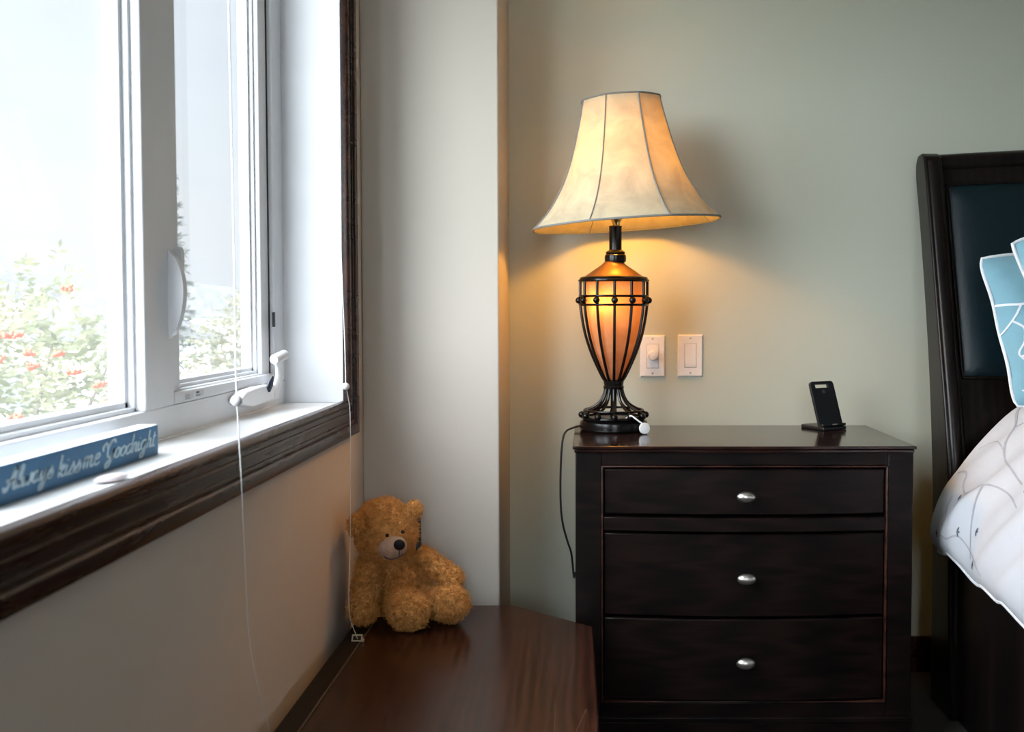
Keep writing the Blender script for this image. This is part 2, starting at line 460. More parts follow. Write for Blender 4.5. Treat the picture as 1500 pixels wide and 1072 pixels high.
struct(MB().box((XR, YF, 0), (XR + 0.1, YB + 0.1, ZC)).build('wall_right', M['wall_sage_deep'], smooth=False), 'deep sage wall far right', 'wall')
# unseen window added in the wall behind the camera as daylight fill
RX0, RX1, RZ0, RZ1 = -0.3, 0.85, 0.95, 2.1
w = MB()
w.box((XW, YF - 0.1, 0), (RX0, YF, ZC)).box((RX1, YF - 0.1, 0), (XR, YF, ZC)).box((RX0, YF - 0.1, 0), (RX1, YF, RZ0)).box((RX0, YF - 0.1, RZ1), (RX1, YF, ZC))
struct(w.build('wall_front', M['wall_sage_deep'], smooth=False), 'deep sage wall behind the camera', 'wall')
w2 = thing('fill_window', ((RX0 + RX1) / 2, YF, RZ0), 'white fill window added in the wall behind the camera', 'window', kind='structure')
w = MB()
w.box((RX0, YF - 0.09, RZ0), (RX1, YF - 0.03, RZ0 + 0.05)).box((RX0, YF - 0.09, RZ1 - 0.05), (RX1, YF - 0.03, RZ1))
for xx in (RX0, (RX0 + RX1) / 2 - 0.03, RX1 - 0.06): w.box((xx, YF - 0.09, RZ0 + 0.05), (xx + 0.06, YF - 0.03, RZ1 - 0.05))
w.build('window_frame', M['white_vinyl'], w2, bevel=0.003)
for xx in (RX0 + 0.06, (RX0 + RX1) / 2 + 0.03):
    m = MB(); x2 = xx + (RX1 - RX0) / 2 - 0.09
    m.add([(xx, YF - 0.06, RZ0 + 0.05), (x2, YF - 0.06, RZ0 + 0.05), (x2, YF - 0.06, RZ1 - 0.05), (xx, YF - 0.06, RZ1 - 0.05)], [(0, 1, 2, 3)])
    m.build('pane', M['casement_glass'], w2, smooth=False)
struct(MB().box((XPIL, YB - 0.014, 0), (XR, YB, 0.10)).build('baseboard_back', M['casing'], bevel=0.003), 'dark wood baseboard along the sage wall', 'baseboard')

# ------------------------------------------------------------------ window casing (dark wood)
# profile: (distance outwards from the opening edge, height off the wall)
PROF = [(-0.004, 0.0), (-0.004, 0.013), (-0.002, 0.0165), (0.002, 0.0185), (0.006, 0.0185), (0.009, 0.0165), (0.0105, 0.0125), (0.013, 0.0115), (0.021, 0.0120),
        (0.0225, 0.0150), (0.0255, 0.0155), (0.027, 0.0125), (0.034, 0.0110), (0.042, 0.0118), (0.0435, 0.0148), (0.0465, 0.0153), (0.048, 0.0128),
        (0.051, 0.0125), (0.0525, 0.0175), (0.0545, 0.0195), (0.058, 0.020), (0.073, 0.020), (0.076, 0.018), (0.077, 0.0)]
def casing(corner_a, corner_b, dir_a, dir_b, name, label):
    """strip between two ends; each end is (y,z) plus the outward offset direction of the profile there"""
    m = MB(); P = []
    for (u, h) in PROF:
        P.append([Vector((XW + h, corner_a[0] + dir_a[0] * u, corner_a[1] + dir_a[1] * u)), Vector((XW + h, corner_b[0] + dir_b[0] * u, corner_b[1] + dir_b[1] * u))])
    m.grid(P)
    n = len(PROF)
    m.add([p[0] for p in P], [tuple(range(n))]); m.add([p[1] for p in P], [tuple(range(n))])
    return struct(m.build(name, M['casing'], angle=50), label, 'trim')
JY = 1.56
casing((WY0, WZ0), (JY - 0.0006, WZ0), (-1, -1), (0, -1), 'trim_1', 'dark wood window casing board under the sill, nearer length')
casing((JY + 0.0006, WZ0), (WY1, WZ0), (0, -1), (1, -1), 'trim_2', 'dark wood window casing board under the sill, farther length')
casing((WY1, WZ0), (WY1, WZ1), (1, -1), (1, 1), 'trim_3', 'dark wood upright window casing beside the corner')
casing((WY1, WZ1), (WY0, WZ1), (1, 1), (-1, 1), 'trim_4', 'dark wood casing above the window')
casing((WY0, WZ1), (WY0, WZ0), (-1, 1), (-1, -1), 'trim_5', 'dark wood upright window casing at the near end')

# ------------------------------------------------------------------ window
win = thing('window_1', (XF, 1.1, WZ0), 'white vinyl window with a fixed pane and a crank casement', 'window', kind='structure')
def wpart(mb, name, mat, parent=win, **k): return mb.build(name, mat, parent, **k)
wpart(MB().box((XF - 0.005, WY0, WZ0 - 0.012), (XW + 0.006, WY1, WZ0)), 'window_sill', M['white_sill'], bevel=0.003)
wpart(MB().box((XF - 0.005, WY1 - 0.006, WZ0), (XW + 0.002, WY1, WZ1)), 'window_jamb', M['jamb_white'], bevel=0.001)
wpart(MB().box((XF - 0.005, WY0, WZ0), (XW + 0.002, WY0 + 0.006, WZ1)), 'window_jamb', M['jamb_white'], bevel=0.001)
wpart(MB().box((XF - 0.005, WY0, WZ1 - 0.006), (XW + 0.002, WY1, WZ1)), 'window_head', M['jamb_white'], bevel=0.001)
ZFB = PX(213, 603, XF).z          # top of the frame under the fixed pane
ZCB = PX(262, 574.5, XF).z          # top of the frame under the casement
M0, M1 = 1.562, 1.671             # mullion
FR1 = 2.208
fm = MB()
XB = -0.727
fm.box((XB, WY0, WZ0), (XF, WY1, ZFB)).box((XB, WY0, WZ1 - 0.055), (XF, WY1, WZ1 - 0.006))
fm.box((XB, M0, ZFB), (XF, M1, WZ1 - 0.055))
fm.box((XB, FR1, ZFB), (XF, WY1 - 0.006, WZ1 - 0.055)).box((XB, WY0 + 0.006, ZFB), (XF, WY0 + 0.075, WZ1 - 0.055))
wpart(fm, 'window_frame', M['white_vinyl'], bevel=0.0025)
# inner track under each casement
for (a, b) in ((M1 + 0.0015, FR1 - 0.0005),):
    wpart(MB().box((XB + 0.02, a, ZFB + 0.0005), (XF - 0.0012, b, ZCB)), 'operator_track', M['white_vinyl'], bevel=0.002)
# fixed pane: glazing bead and glass
XG = -0.712
bd = MB()
M3 = WY0 + 0.075
y0, y1, z0, z1 = M3, M0, ZFB, WZ1 - 0.055
for (dx, dw) in ((-0.692, 0.007), (-0.702, 0.016)):
    bd.box((XB, y0, z0), (dx, y0 + dw, z1)).box((XB, y1 - dw, z0), (dx, y1, z1)).box((XB, y0, z0), (dx, y1, z0 + dw)).box((XB, y0, z1 - dw), (dx, y1, z1))
wpart(bd, 'glazing_bead', M['white_vinyl'], bevel=0.0012)
def pane(y0, y1, z0, z1, parent, x=XG, name='pane', mat='glass'):
    return MB().add([(x, y0, z0), (x, y1, z0), (x, y1, z1), (x, y0, z1)], [(0, 1, 2, 3)]) or None
def add_pane(y0, y1, z0, z1, parent, x, name, mat):
    m = MB(); m.add([(x, y0, z0), (x, y1, z0), (x, y1, z1), (x, y0, z1)], [(0, 1, 2, 3)])
    o = m.build(name, mat, parent, smooth=False); return o
add_pane(M3 + 0.01, M0 - 0.01, ZFB + 0.01, WZ1 - 0.065, win, XG, 'pane', M['glass'])
# casement sashes
def sash(ya, yb, hinge_far):
    xs = -0.688; zb = ZCB - 0.004; zt = WZ1 - 0.058; sw = 0.05
    gz = PX(266, 567, -0.70).z
    s = MB()
    s.box((XB - 0.004, ya, zb), (xs, ya + sw, zt)).box((XB - 0.004, yb - sw, zb), (xs, yb, zt))
    s.box((XB - 0.004, ya + sw, zb), (xs, yb - sw, gz)).box((XB - 0.004, ya + sw, zt - sw), (xs, yb - sw, zt))
    so = s.build('sash', M['white_vinyl'], win, bevel=0.0025)
    b = MB()
    for (dx, dw) in ((-0.698, 0.006), (-0.706, 0.013)):
        b.box((XB, ya + sw, gz), (dx, ya + sw + dw, zt - sw)).box((XB, yb - sw - dw, gz), (dx, yb - sw, zt - sw))
        b.box((XB, ya + sw, gz), (dx, yb - sw, gz + dw)).box((XB, ya + sw, zt - sw - dw), (dx, yb - sw, zt - sw))
    b.build('glazing_bead', M['white_vinyl'], so, bevel=0.0012)
    add_pane(ya + sw + 0.004, yb - sw - 0.004, gz + 0.004, zt - sw - 0.004, so, -0.716, 'pane', M['casement_glass'])
    add_pane(ya + sw + 0.004, yb - sw - 0.004, gz + 0.004, zt - sw - 0.004, so, -0.7085, 'insect_screen', M['screen'])
    # dark gasket line at the hinge side
    g = MB(); yy = yb if hinge_far else ya
    g.box((-0.70, yy - 0.001, zb), (-0.6865, yy + 0.003, zt))
    g.build('gasket', M['black_rubber'], so)
    return so
sash(M1 + 0.002, FR1 - 0.003, True)
hz = PX(401, 468, XF).z
wpart(MB().box((XF - 0.003, FR1 - 0.006, hz - 0.016), (XF + 0.002, FR1 + 0.001, hz + 0.016)), 'hinge_clip', M['black_plastic'], bevel=0.001)
# sash lock: a bowed lever on the mullion with its hook plate behind
lk = MB()
yl = M1 - 0.012
pts = [(244, 373), (250, 374), (256, 380), (263, 397), (267, 420), (266, 447), (260, 472), (253, 488), (248, 491), (245, 486)]
pc = [Vector((p[0], p[1], 0)) for p in pts]
ring_ = catmull(pc, 4, closed=True)
base = [PY(p.x, p.y, yl) for p in ring_]
minx = min(p.x for p in base)
base = [Vector((XF - 0.001 + (p.x - minx) * 1.0, yl - 0.008, p.z)) for p in base]
lk.prism(base, (0, 0.016, 0))
lever = wpart(lk, 'sash_lock', M['white_vinyl'], bevel=0.003, bseg=3)
hp = MB()
pts2 = [(259, 366), (263, 361), (268, 363), (270, 375), (270, 395), (267, 412), (263, 418), (260, 400)]
r2 = [PY(p.x, p.y, M1 + 0.02) for p in catmull([Vector((a, b, 0)) for a, b in pts2], 4, closed=True)]
mx_ = min(p.x for p in r2)
hp.prism([Vector((-0.679 + (p.x - mx_) * 1.1, M1 + 0.008, p.z)) for p in r2], (0, 0.012, 0))
hp.build('lock_hook', M['white_vinyl'], lever, bevel=0.003, bseg=3)
# crank operator
XK = XF + 0.022
ck = MB()
q = [(343, 592), (343, 584), (352, 573), (372, 566), (392, 563), (400, 570), (401, 583), (380, 590), (360, 596)]
qq = [PX(a, b, XF + 0.012) for a, b in q]
ck.prism([Vector((XF - 0.001, p.y, p.z)) for p in qq], (0.028, 0, 0))
crank = wpart(ck, 'crank_operator', M['white_vinyl'], bevel=0.006, bseg=3)
ar = MB()
arm = catmull([PX(398, 578, XK), PX(405, 566, XK + 0.004), PX(409, 550, XK + 0.006), PX(408, 534, XK + 0.008), PX(404, 525, XK + 0.008)], 6)
ar.tube(arm, [0.013 - 0.004 * i / (len(arm) - 1) for i in range(len(arm))], 10, flat=0.6)
arm_o = ar.build('crank_arm', M['white_vinyl'], crank)
kn = MB(); ka = PX(401, 527, XK + 0.010); kb = PX(418, 519, XK + 0.020)
kn.tube([ka, ka.lerp(kb, .08), ka.lerp(kb, .92), kb], [0.009, 0.0105, 0.0105, 0.009], 14)
kn.build('crank_knob', M['white_vinyl'], arm_o)
sl = MB(); s0 = PX(393, 571, XK + 0.007); s1 = PX(400, 552, XK + 0.009)
sl.tube([s0, s0.lerp(s1, .5), s1], [0.007, 0.008, 0.003], 8, flat=0.7)
sl.build('crank_joint', M['dark_metal'], crank)
# printed labels on the casement frame
def frame_decal(px0, px1, py, h, mat, name='frame_label'):
    a = PX(px0, py, XF - 0.0012); b = PX(px1, py, XF - 0.0012)
    z = PX(px0, py, XF).z
    m = MB(); m.box((XF - 0.002, a.y, z - h / 2), (XF - 0.0004, b.y, z + h / 2)); return m.build(name, mat, win)
lb = frame_decal(270, 283, 582, 0.010, M['decal_base'])
for k in range(4):
    a = PX(271, 580, XF).y; z = PX(270, 582, XF).z + 0.0035 - k * 0.0023
    MB().box((XF - 0.0006, a, z - 0.0005), (XF - 0.0001, a + 0.020 + 0.004 * (k % 2), z + 0.0005)).build('print_line', M['decal'], lb)
lb = frame_decal(287, 298, 577, 0.010, M['decal_base'])
a0 = PX(288, 577, XF).y; z = PX(287, 577, XF).z
MB().box((XF - 0.0006, a0, z + 0.001), (XF - 0.0001, a0 + 0.013, z + 0.004)).build('print_line', M['black_plastic'], lb)
MB().box((XF - 0.0006, a0 - 0.002, z - 0.004), (XF - 0.0001, a0 + 0.018, z - 0.0015)).build('print_line', M['decal'], lb)

# ------------------------------------------------------------------ sign block with lettering
XS = -0.6155
ZS = WZ0
pr_b = PX(232, 665, XS); SY1 = pr_b.y; SY0 = 1.03; SH = 0.0425; ST = 0.028
sign = thing('sign_block', (XS - ST / 2, (SY0 + SY1) / 2, ZS), 'long blue wooden sign block lettered Always kiss me Goodnight on the window sill', 'sign')
sb = MB(); sb.box((XS - ST, SY0, ZS), (XS, SY1, ZS + SH))
sbo = sb.build('block', M['sign_blue'], sign, bevel=0.0008)
sbo.data.materials.append(M['sign_top'])
for p in sbo.data.polygons:
    if p.normal.z > 0.9 or p.normal.x < -0.9: p.material_index = 1
G = {
 'A': (1.3, [[(-0.15, .35), (0.0, -.05), (0.25, .15), (0.6, 1.0), (0.98, 2.0)], [(0.98, 2.0), (0.94, 1.0), (0.96, .15), (1.12, 0), (1.3, .15)], [(0.15, .95), (0.28, .7), (0.6, .72), (0.95, .85)]]),
 'l': (.5, [[(0, .15), (0.3, .8), (0.44, 1.7), (0.3, 1.95), (0.18, 1.6), (0.16, .5), (0.28, .03), (0.5, .15)]]),
 'w': (1.2, [[(0, .9), (0.08, .3), (0.25, 0), (0.45, .25), (0.55, .9)], [(0.55, .9), (0.55, .3), (0.75, 0), (1.0, .3), (1.03, .95), (1.2, .85)]]),
 'a': (1.0, [[(0.75, .85), (0.45, 1.0), (0.12, .75), (0.08, .3), (0.3, 0), (0.6, .2), (0.78, .7), (0.8, .97)], [(0.8, .97), (0.76, .4), (0.85, .05), (1.03, .15)]]),
 'y': (.85, [[(0, .9), (0.05, .35), (0.25, .05), (0.5, .3), (0.65, .95)], [(0.65, .95), (0.6, 0), (0.45, -.7), (0.2, -.9), (0.05, -.65), (0.3, -.25), (0.85, .2)]]),
 's': (.7, [[(0, .1), (0.3, .65), (0.4, 1.0), (0.5, .75), (0.62, .4), (0.45, .02), (0.15, 0), (0.08, .15)], [(0.45, .02), (0.7, .15)]]),
 'k': (.8, [[(0.14, 1.9), (0.1, 0)], [(0.12, .5), (0.45, 1.0), (0.6, .85), (0.45, .6), (0.15, .5)], [(0.25, .5), (0.45, .1), (0.65, 0), (0.8, .15)]]),
 'i': (.42, [[(0.08, .95), (0.05, .3), (0.2, 0), (0.42, .15)], [(0.12, 1.38), (0.14, 1.28)]]),
 'm': (1.08, [[(0.05, .95), (0.05, 0)], [(0.05, .6), (0.25, .98), (0.4, .8), (0.4, 0)], [(0.4, .6), (0.62, .98), (0.77, .8), (0.75, .2), (0.9, 0), (1.08, .15)]]),
 'e': (.62, [[(0, .4), (0.4, .6), (0.5, .85), (0.3, 1.0), (0.1, .7), (0.1, .25), (0.3, 0), (0.62, .2)]]),
 'G': (1.35, [[(1.2, 1.6), (1.0, 1.95), (0.6, 1.8), (0.3, 1.1), (0.4, .4), (0.75, .25), (1.05, .6), (1.12, 1.05)], [(1.12, 1.05), (1.0, .1), (0.7, -.65), (0.35, -.75), (0.32, -.4), (0.8, 0), (1.35, .25)], [(-.3, 1.0), (-.4, 1.45), (-.1, 1.75), (0.15, 1.5), (0.1, 1.2)]]),
 'o': (.8, [[(0.35, 1.0), (0.08, .6), (0.15, .1), (0.45, .02), (0.68, .4), (0.6, .85), (0.35, 1.0)], [(0.6, .85), (0.8, .8)]]),
 'd': (1.0, [[(0.75, .85), (0.45, 1.0), (0.12, .75), (0.08, .3), (0.3, 0), (0.6, .2), (0.78, .7)], [(0.84, 1.95), (0.78, .4), (0.88, .03), (1.03, .15)]]),
 'n': (.78, [[(0.05, .95), (0.05, 0)], [(0.05, .6), (0.3, .98), (0.48, .8), (0.46, .2), (0.6, 0), (0.78, .15)]]),
 'g': (1.0, [[(0.75, .85), (0.45, 1.0), (0.12, .75), (0.08, .3), (0.3, 0), (0.6, .2), (0.78, .7), (0.8, .97)], [(0.8, .97), (0.75, 0), (0.6, -.7), (0.3, -.9), (0.15, -.6), (0.45, -.25), (1.0, .2)]]),
 'h': (.78, [[(0.1, 1.95), (0.06, 0)], [(0.06, .6), (0.3, .98), (0.48, .8), (0.46, .2), (0.6, 0), (0.78, .15)]]),
 't': (.5, [[(0.2, 1.6), (0.12, .3), (0.3, 0), (0.5, .15)], [(-.05, 1.1), (0.5, 1.15)]]),
}
lt = MB()
def ypix(x): return PX(x, 660, XS).y
def write(word, xa, xb, base, unit):
    tot = sum(G[c][0] for c in word); y0_, y1_ = ypix(xa), ypix(xb); su = (y1_ - y0_) / tot; x = 0.0
    for ch in word:
        wd, strokes = G[ch]
        for st in strokes:
            pts = catmull([Vector((p[0], p[1], 0)) for p in st], 7)
            pos = [Vector((0, y0_ + su * (x + p.x + 0.28 * (p.y - .5)), base + unit * p.y)) for p in pts]
            n = len(pos); Lf = []; Rt = []
            for i in range(n):
                t = pos[min(n - 1, i + 1)] - pos[max(0, i - 1)]
                if t.length < 1e-9: t = Vector((0, 0, 1))
                t.normalize(); nn = Vector((0, -t.z, t.y))
                hw = 0.00085 + 0.00115 * abs(t.z) + (0.0004 if ch in 'AG' else 0)
                Lf.append(pos[i] + nn * hw); Rt.append(pos[i] - nn * hw)
            for i in range(n - 1):
                a_, b_, c_, d_ = Lf[i], Lf[i + 1], Rt[i + 1], Rt[i]
                vs = [Vector((XS + 0.0007, q_.y, q_.z)) for q_ in (a_, b_, c_, d_)] + [Vector((XS - 0.0004, q_.y, q_.z)) for q_ in (a_, b_, c_, d_)]
                lt.add(vs, [(0, 1, 2, 3), (0, 4, 5, 1), (2, 6, 7, 3), (1, 5, 6, 2), (3, 7, 4, 0)])
        x += wd
write('Always', 6, 77, ZS + 0.0145, 0.0118)
write('kiss', 84, 118, ZS + 0.0115, 0.0128)
write('me', 122, 146, ZS + 0.0125, 0.0135)
write('Goodnight', 153, 227, ZS + 0.0140, 0.0122)
lt.build('lettering', M['sign_letter'], sign, smooth=False)

# pebble on the sill
pp = PZ(163, 698, WZ0 + 0.006)
tag(MB().sphere(Vector((pp.x, pp.y, WZ0 + 0.0046)), (0.012, 0.026, 0.0047), 24, 12, Matrix.Rotation(R(-14), 3, 'Z')).build('pebble', M['pebble'], origin=(pp.x, pp.y, WZ0)),
    'small flat pale pink stone lying on the white sill before the blue sign', 'stone')

# ------------------------------------------------------------------ blind cords
XC = -0.500
cd = thing('blind_cord', PX(347, 587, XC), 'white blind cord with round bead hanging before the casement window', 'cord', 'blind cords')
top = PX(334, -40, XC)
pts = [Vector((top.x, top.y, 2.0)), PX(335, 0, XC), PX(339, 190, XC), PX(343, 380, XC), PX(345.5, 540, XC), PX(347, 587, XC)]
MB().tube(catmull(pts, 6), 0.0011, 6).build('upper_cord', M['cord_white'], cd)
pts = [PX(347, 587, XC), PX(351, 660, XC), PX(354, 715, XC + .002), PX(358, 800, XC + .004), PX(361, 870, XC + .006), PX(366, 940, XC + .01), PX(380, 1015, XC + .012), PX(396, 1072, XC + .014), PX(404, 1100, XC + .014), PX(411, 1118, XC + .014)]
MB().tube(catmull(pts, 6), [0.0011 - 0.0004 * min(1, i / 14) for i in range(6 * (len(pts) - 1) + 1)], 6).build('lower_cord', M['cord_white'], cd)
bp_ = PX(346.5, 587, XC)
MB().sphere(bp_, 0.0078, 20, 14).build('bead', M['bead_white'], cd)
XC2 = -0.500
cd2 = thing('blind_cord', PX(506, 566, XC2), 'white blind cord with bead hanging along the upright casing down behind the teddy bear', 'cord', 'blind cords')
t2 = PX(497, 250, XC2)
pts = [Vector((t2.x, t2.y, 2.0)), PX(497.5, 250, XC2), PX(501, 400, XC2), PX(505, 500, XC2), PX(506.5, 566, XC2)]
MB().tube(catmull(pts, 6), 0.0010, 6).build('upper_cord', M['cord_white'], cd2)
ZCH = 0.31
tg = PZ(523, 937, ZCH + 0.003)
pts = [PX(506.5, 566, XC2), PX(510, 582, XC2), PX(513, 610, XC2), PX(513.5, 700, XC2), PX(513, 800, XC2), PX(511, 870, XC2 + .0), PX(513, 905, XC2 + .002), Vector((tg.x - 0.004, tg.y + 0.012, ZCH + 0.008)), Vector((tg.x, tg.y + 0.004, ZCH + 0.004))]
MB().tube(catmull(pts, 6), 0.0008, 6).build('lower_cord', M['cord_white'], cd2)
MB().sphere(PX(506.5, 566, XC2 + .002), 0.0078, 20, 14).build('bead', M['bead_white'], cd2)
cl = MB()
ctr = Vector((tg.x, tg.y, ZCH + 0.004))
tilt_ = Matrix.Translation(ctr + Vector((0, 0, 0.003))) @ Matrix.Rotation(R(-38), 4, 'X')
for (dx0, dx1, dz0, dz1) in ((-.011, .011, -.0075, -.005), (-.011, .011, .005, .0075), (-.011, -.0085, -.005, .005), (.0085, .011, -.005, .005)):
    cl.box((dx0, -0.002, dz0), (dx1, 0.002, dz1), tilt_)
cl.sphere(ctr + Vector((0.013, -0.006, 0)), 0.004, 10, 8)
cl.build('cord_clip', M['clear_tag'], cd2, bevel=0.0008)

# ------------------------------------------------------------------ chest below the window
ch = thing('blanket_chest', (-0.25, 1.8, 0), 'low reddish brown wooden chest with clipped corners carrying the teddy bear', 'chest')
c1 = PZ(751, 886, ZCH); c2 = PZ(869, 917, ZCH); c3 = PZ(879, 1072, ZCH)
sl_ = (c3.x - c2.x) / (c3.y - c2.y)
YE = 1.15
YC = c1.y + 0.002
XCL = -0.518
XSEAM = -0.477
xr = lambda y: c2.x + sl_ * (y - c2.y)
xr_near = xr(YE + 0.17)
lid_poly = [(XSEAM + 0.001, YE), (c1.x, YE), (xr_near, YE + 0.17), (c2.x, c2.y), (c1.x, YC), (XSEAM + 0.001, YC)]
TT = 0.024
MB().prism([Vector((x, y, ZCH - TT)) for x, y in lid_poly], (0, 0, TT)).build('lid', M['chest_wood'], ch, bevel=0.005, bseg=3)
MB().box((XCL, YE, ZCH - TT), (XSEAM - 0.001, YC, ZCH - 0.0008)).build('back_rail', M['chest_rail'], ch, bevel=0.002)
MB().box((XSEAM - 0.0004, YE, ZCH - 0.006), (XSEAM + 0.0016, YC, ZCH + 0.0003)).build('seam_highlight', M['seam_light'], ch)  # thin pale strip, the seam's highlight painted as colour
def inset(poly, d):
    cxm = sum(p[0] for p in poly) / len(poly); cym = sum(p[1] for p in poly) / len(poly)
    return [(x - d * (1 if x > cxm else -1), y - d * (1 if y > cym else -1)) for x, y in poly]
body_poly = inset([(XCL, YE), (c1.x, YE), (xr_near, YE + 0.17), (c2.x, c2.y), (c1.x, YC), (XCL, YC)], 0.014)
MB().prism([Vector((x, y, 0.05)) for x, y in body_poly], (0, 0, ZCH - TT - 0.05)).build('body', M['chest_wood'], ch, bevel=0.003)
MB().prism([Vector((x, y, 0.0)) for x, y in inset(body_poly, -0.006)], (0, 0, 0.06)).build('plinth', M['chest_rail'], ch, bevel=0.004)
a = body_poly[2]; b = body_poly[3]
m = MB()
for (t0, t1) in ((.06, .46), (.54, .94)):
    p0 = (a[0] + (b[0] - a[0]) * t0, a[1] + (b[1] - a[1]) * t0); p1 = (a[0] + (b[0] - a[0]) * t1, a[1] + (b[1] - a[1]) * t1)
    for (za, zb) in ((.085, .10), (.25, .265)): m.box((p0[0] - .002, p0[1], za), (p1[0] + .006, p1[1], zb))
    for yy in (p0[1], p1[1] - 0.015): m.box((p0[0] - .002, yy, .10), (p1[0] + .006, yy + .015, .25))
m.build('panel_molding', M['chest_wood'], ch, bevel=0.002)

# ------------------------------------------------------------------ nightstand
YFT = 2.263; ZN = PY(1090, 653.5, YFT).z
NX0 = PY(838.5, 655, YFT).x; NX1 = PY(1343.5, 655, YFT).x; YNB = PZ(1271, 622.7, ZN).y
ns = thing('nightstand', ((NX0 + NX1) / 2, (YFT + YNB) / 2, 0), 'dark espresso three drawer nightstand with oval nickel knobs under the lamp', 'nightstand')
YBF = YFT + 0.016
nd = lambda px, py: PY(px, py, YBF)
BX0, BX1 = nd(843, 700).x, nd(1338, 700).x
OX0, OX1 = nd(881, 700).x, nd(1301, 700).x
zt = ZN - 0.0145
def bow(x, amt=0.016):
    t = (x - BX0) / (BX1 - BX0); return -amt * (1 - (2 * t - 1) ** 2)
top = MB()
def slab(x0, x1, yf, yb, z0, z1, amt):
    n = 28; pf = [(x0 + (x1 - x0) * i / n) for i in range(n + 1)]
    poly = [Vector((x, yf + bow(x, amt), z0)) for x in pf] + [Vector((x1, yb, z0)), Vector((x0, yb, z0))]
    top.prism(poly, (0, 0, z1 - z0))
slab(NX0, NX1, YFT, YNB, ZN - 0.0075, ZN, 0.004)
slab(NX0 + 0.004, NX1 - 0.004, YFT + 0.004, YNB, zt - 0.001, ZN - 0.0075, 0.004)
top.build('top', M['espresso_top'], ns, bevel=0.0022, bseg=3)
Z = lambda py: nd(1090, py).z
zr = {k: Z(v) for k, v in dict(o_top=682, d1t=687, d1b=753, rt=757, rb=777, d2t=781, d2b=901, d3t=905, d3b=1024, o_bot=1029, base=1053).items()}
bd = MB()
YIN = YBF + 0.022
bd.box((BX0, YIN + 0.02, 0.04), (BX1, YNB - 0.004, zt))                      # case
bd.box((BX0, YBF, 0.0), (OX0, YIN + 0.02, zt)); bd.box((OX1, YBF, 0.0), (BX1, YIN + 0.02, zt))   # stiles
bd.box((OX0, YBF, zr['o_top']), (OX1, YIN + 0.02, zt)); bd.box((OX0, YBF, zr['base']), (OX1, YIN + 0.02, zr['o_bot']))
bd.build('case', M['espresso'], ns, bevel=0.002)
def bowed(x0, x1, z0, z1, yf, amt, depth, name, mat=M['espresso'], parent=ns, bev=0.002):
    m = MB(); n = 24; xs = [x0 + (x1 - x0) * i / n for i in range(n + 1)]
    poly = [Vector((x, yf + bow(x, amt), z0)) for x in xs] + [Vector((x1, yf + depth, z0)), Vector((x0, yf + depth, z0))]
    m.prism(poly, (0, 0, z1 - z0)); return m.build(name, mat, parent, bevel=bev)
# bead moulding round the drawer opening
mo = MB()
for (x0, x1, z0, z1) in ((OX0, OX0 + 0.004, zr['o_bot'], zr['o_top']), (OX1 - 0.004, OX1, zr['o_bot'], zr['o_top'])):
    mo.box((x0, YBF - 0.002, z0), (x1, YIN, z1))
mo.box((OX0, YBF - 0.002, zr['o_top'] - 0.004), (OX1, YIN, zr['o_top'])); mo.box((OX0, YBF - 0.002, zr['o_bot']), (OX1, YIN, zr['o_bot'] + 0.004))
mo.build('opening_molding', M['espresso_edge'], ns, bevel=0.0015)
bowed(OX0 + 0.004, OX1 - 0.004, zr['rb'], zr['rt'], YBF + 0.010, 0.030, 0.02, 'drawer_rail')
mo = bowed(BX0 - 0.004, BX1 + 0.004, zr['base'] - 0.006, zr['base'] + 0.006, YBF - 0.006, 0.003, 0.03, 'base_molding')
bowed(BX0 - 0.001, BX1 + 0.001, 0.0, zr['base'] - 0.006, YBF - 0.002, 0.003, 0.03, 'plinth')
for nm, zb, ztp, kpx, kpy in (('drawer', 'd1b', 'd1t', 1090.5, 725), ('drawer', 'd2b', 'd2t', 1091, 844), ('drawer', 'd3b', 'd3t', 1090, 966)):
    dr = bowed(OX0 + 0.0055, OX1 - 0.0055, zr[zb], zr[ztp], YBF + 0.016, 0.030, 0.03, 'drawer', bev=0.003)
    kp = nd(kpx, kpy)
    yk = YBF + 0.016 + bow(kp.x, 0.030)
    k = MB()
    mt = Matrix.Rotation(PI / 2, 3, 'X') 
    sc = Matrix.Diagonal((1.0, 1.0, 0.6))
    prof = [(0.0, -0.024), (0.010, -0.0235), (0.017, -0.0205), (0.0205, -0.0165), (0.0215, -0.0135), (0.0205, -0.011), (0.016, -0.009), (0.009, -0.0075), (0.007, -0.004), (0.0085, 0.0)]
    vs = []; seg = 32
    P = []
    for (r_, d_) in prof:
        P.append([Vector((kp.x + r_ * math.cos(2 * PI * j / seg), yk + d_, kp.z + 0.6 * r_ * math.sin(2 * PI * j / seg))) for j in range(seg + 1)])
    k.grid(P)
    k.build('knob', M['nickel'], dr, angle=60)

# ------------------------------------------------------------------ lamp
YL = 2.575; MPP = YL / 1500.0
LC = PY(899, 500, YL)
lz = lambda py: PY(899, py, YL).z
lamp = thing('table_lamp', (LC.x, YL, ZN), 'tall black iron cage table lamp with lit bell shade on the nightstand', 'lamp')
o0 = lz(632.5) - ZN
def H(py): return max(ZN, lz(py) - o0 * max(0, min(1, (py - 560) / 70)))
C0 = Vector((LC.x, YL, 0))
px = lambda d: d * MPP
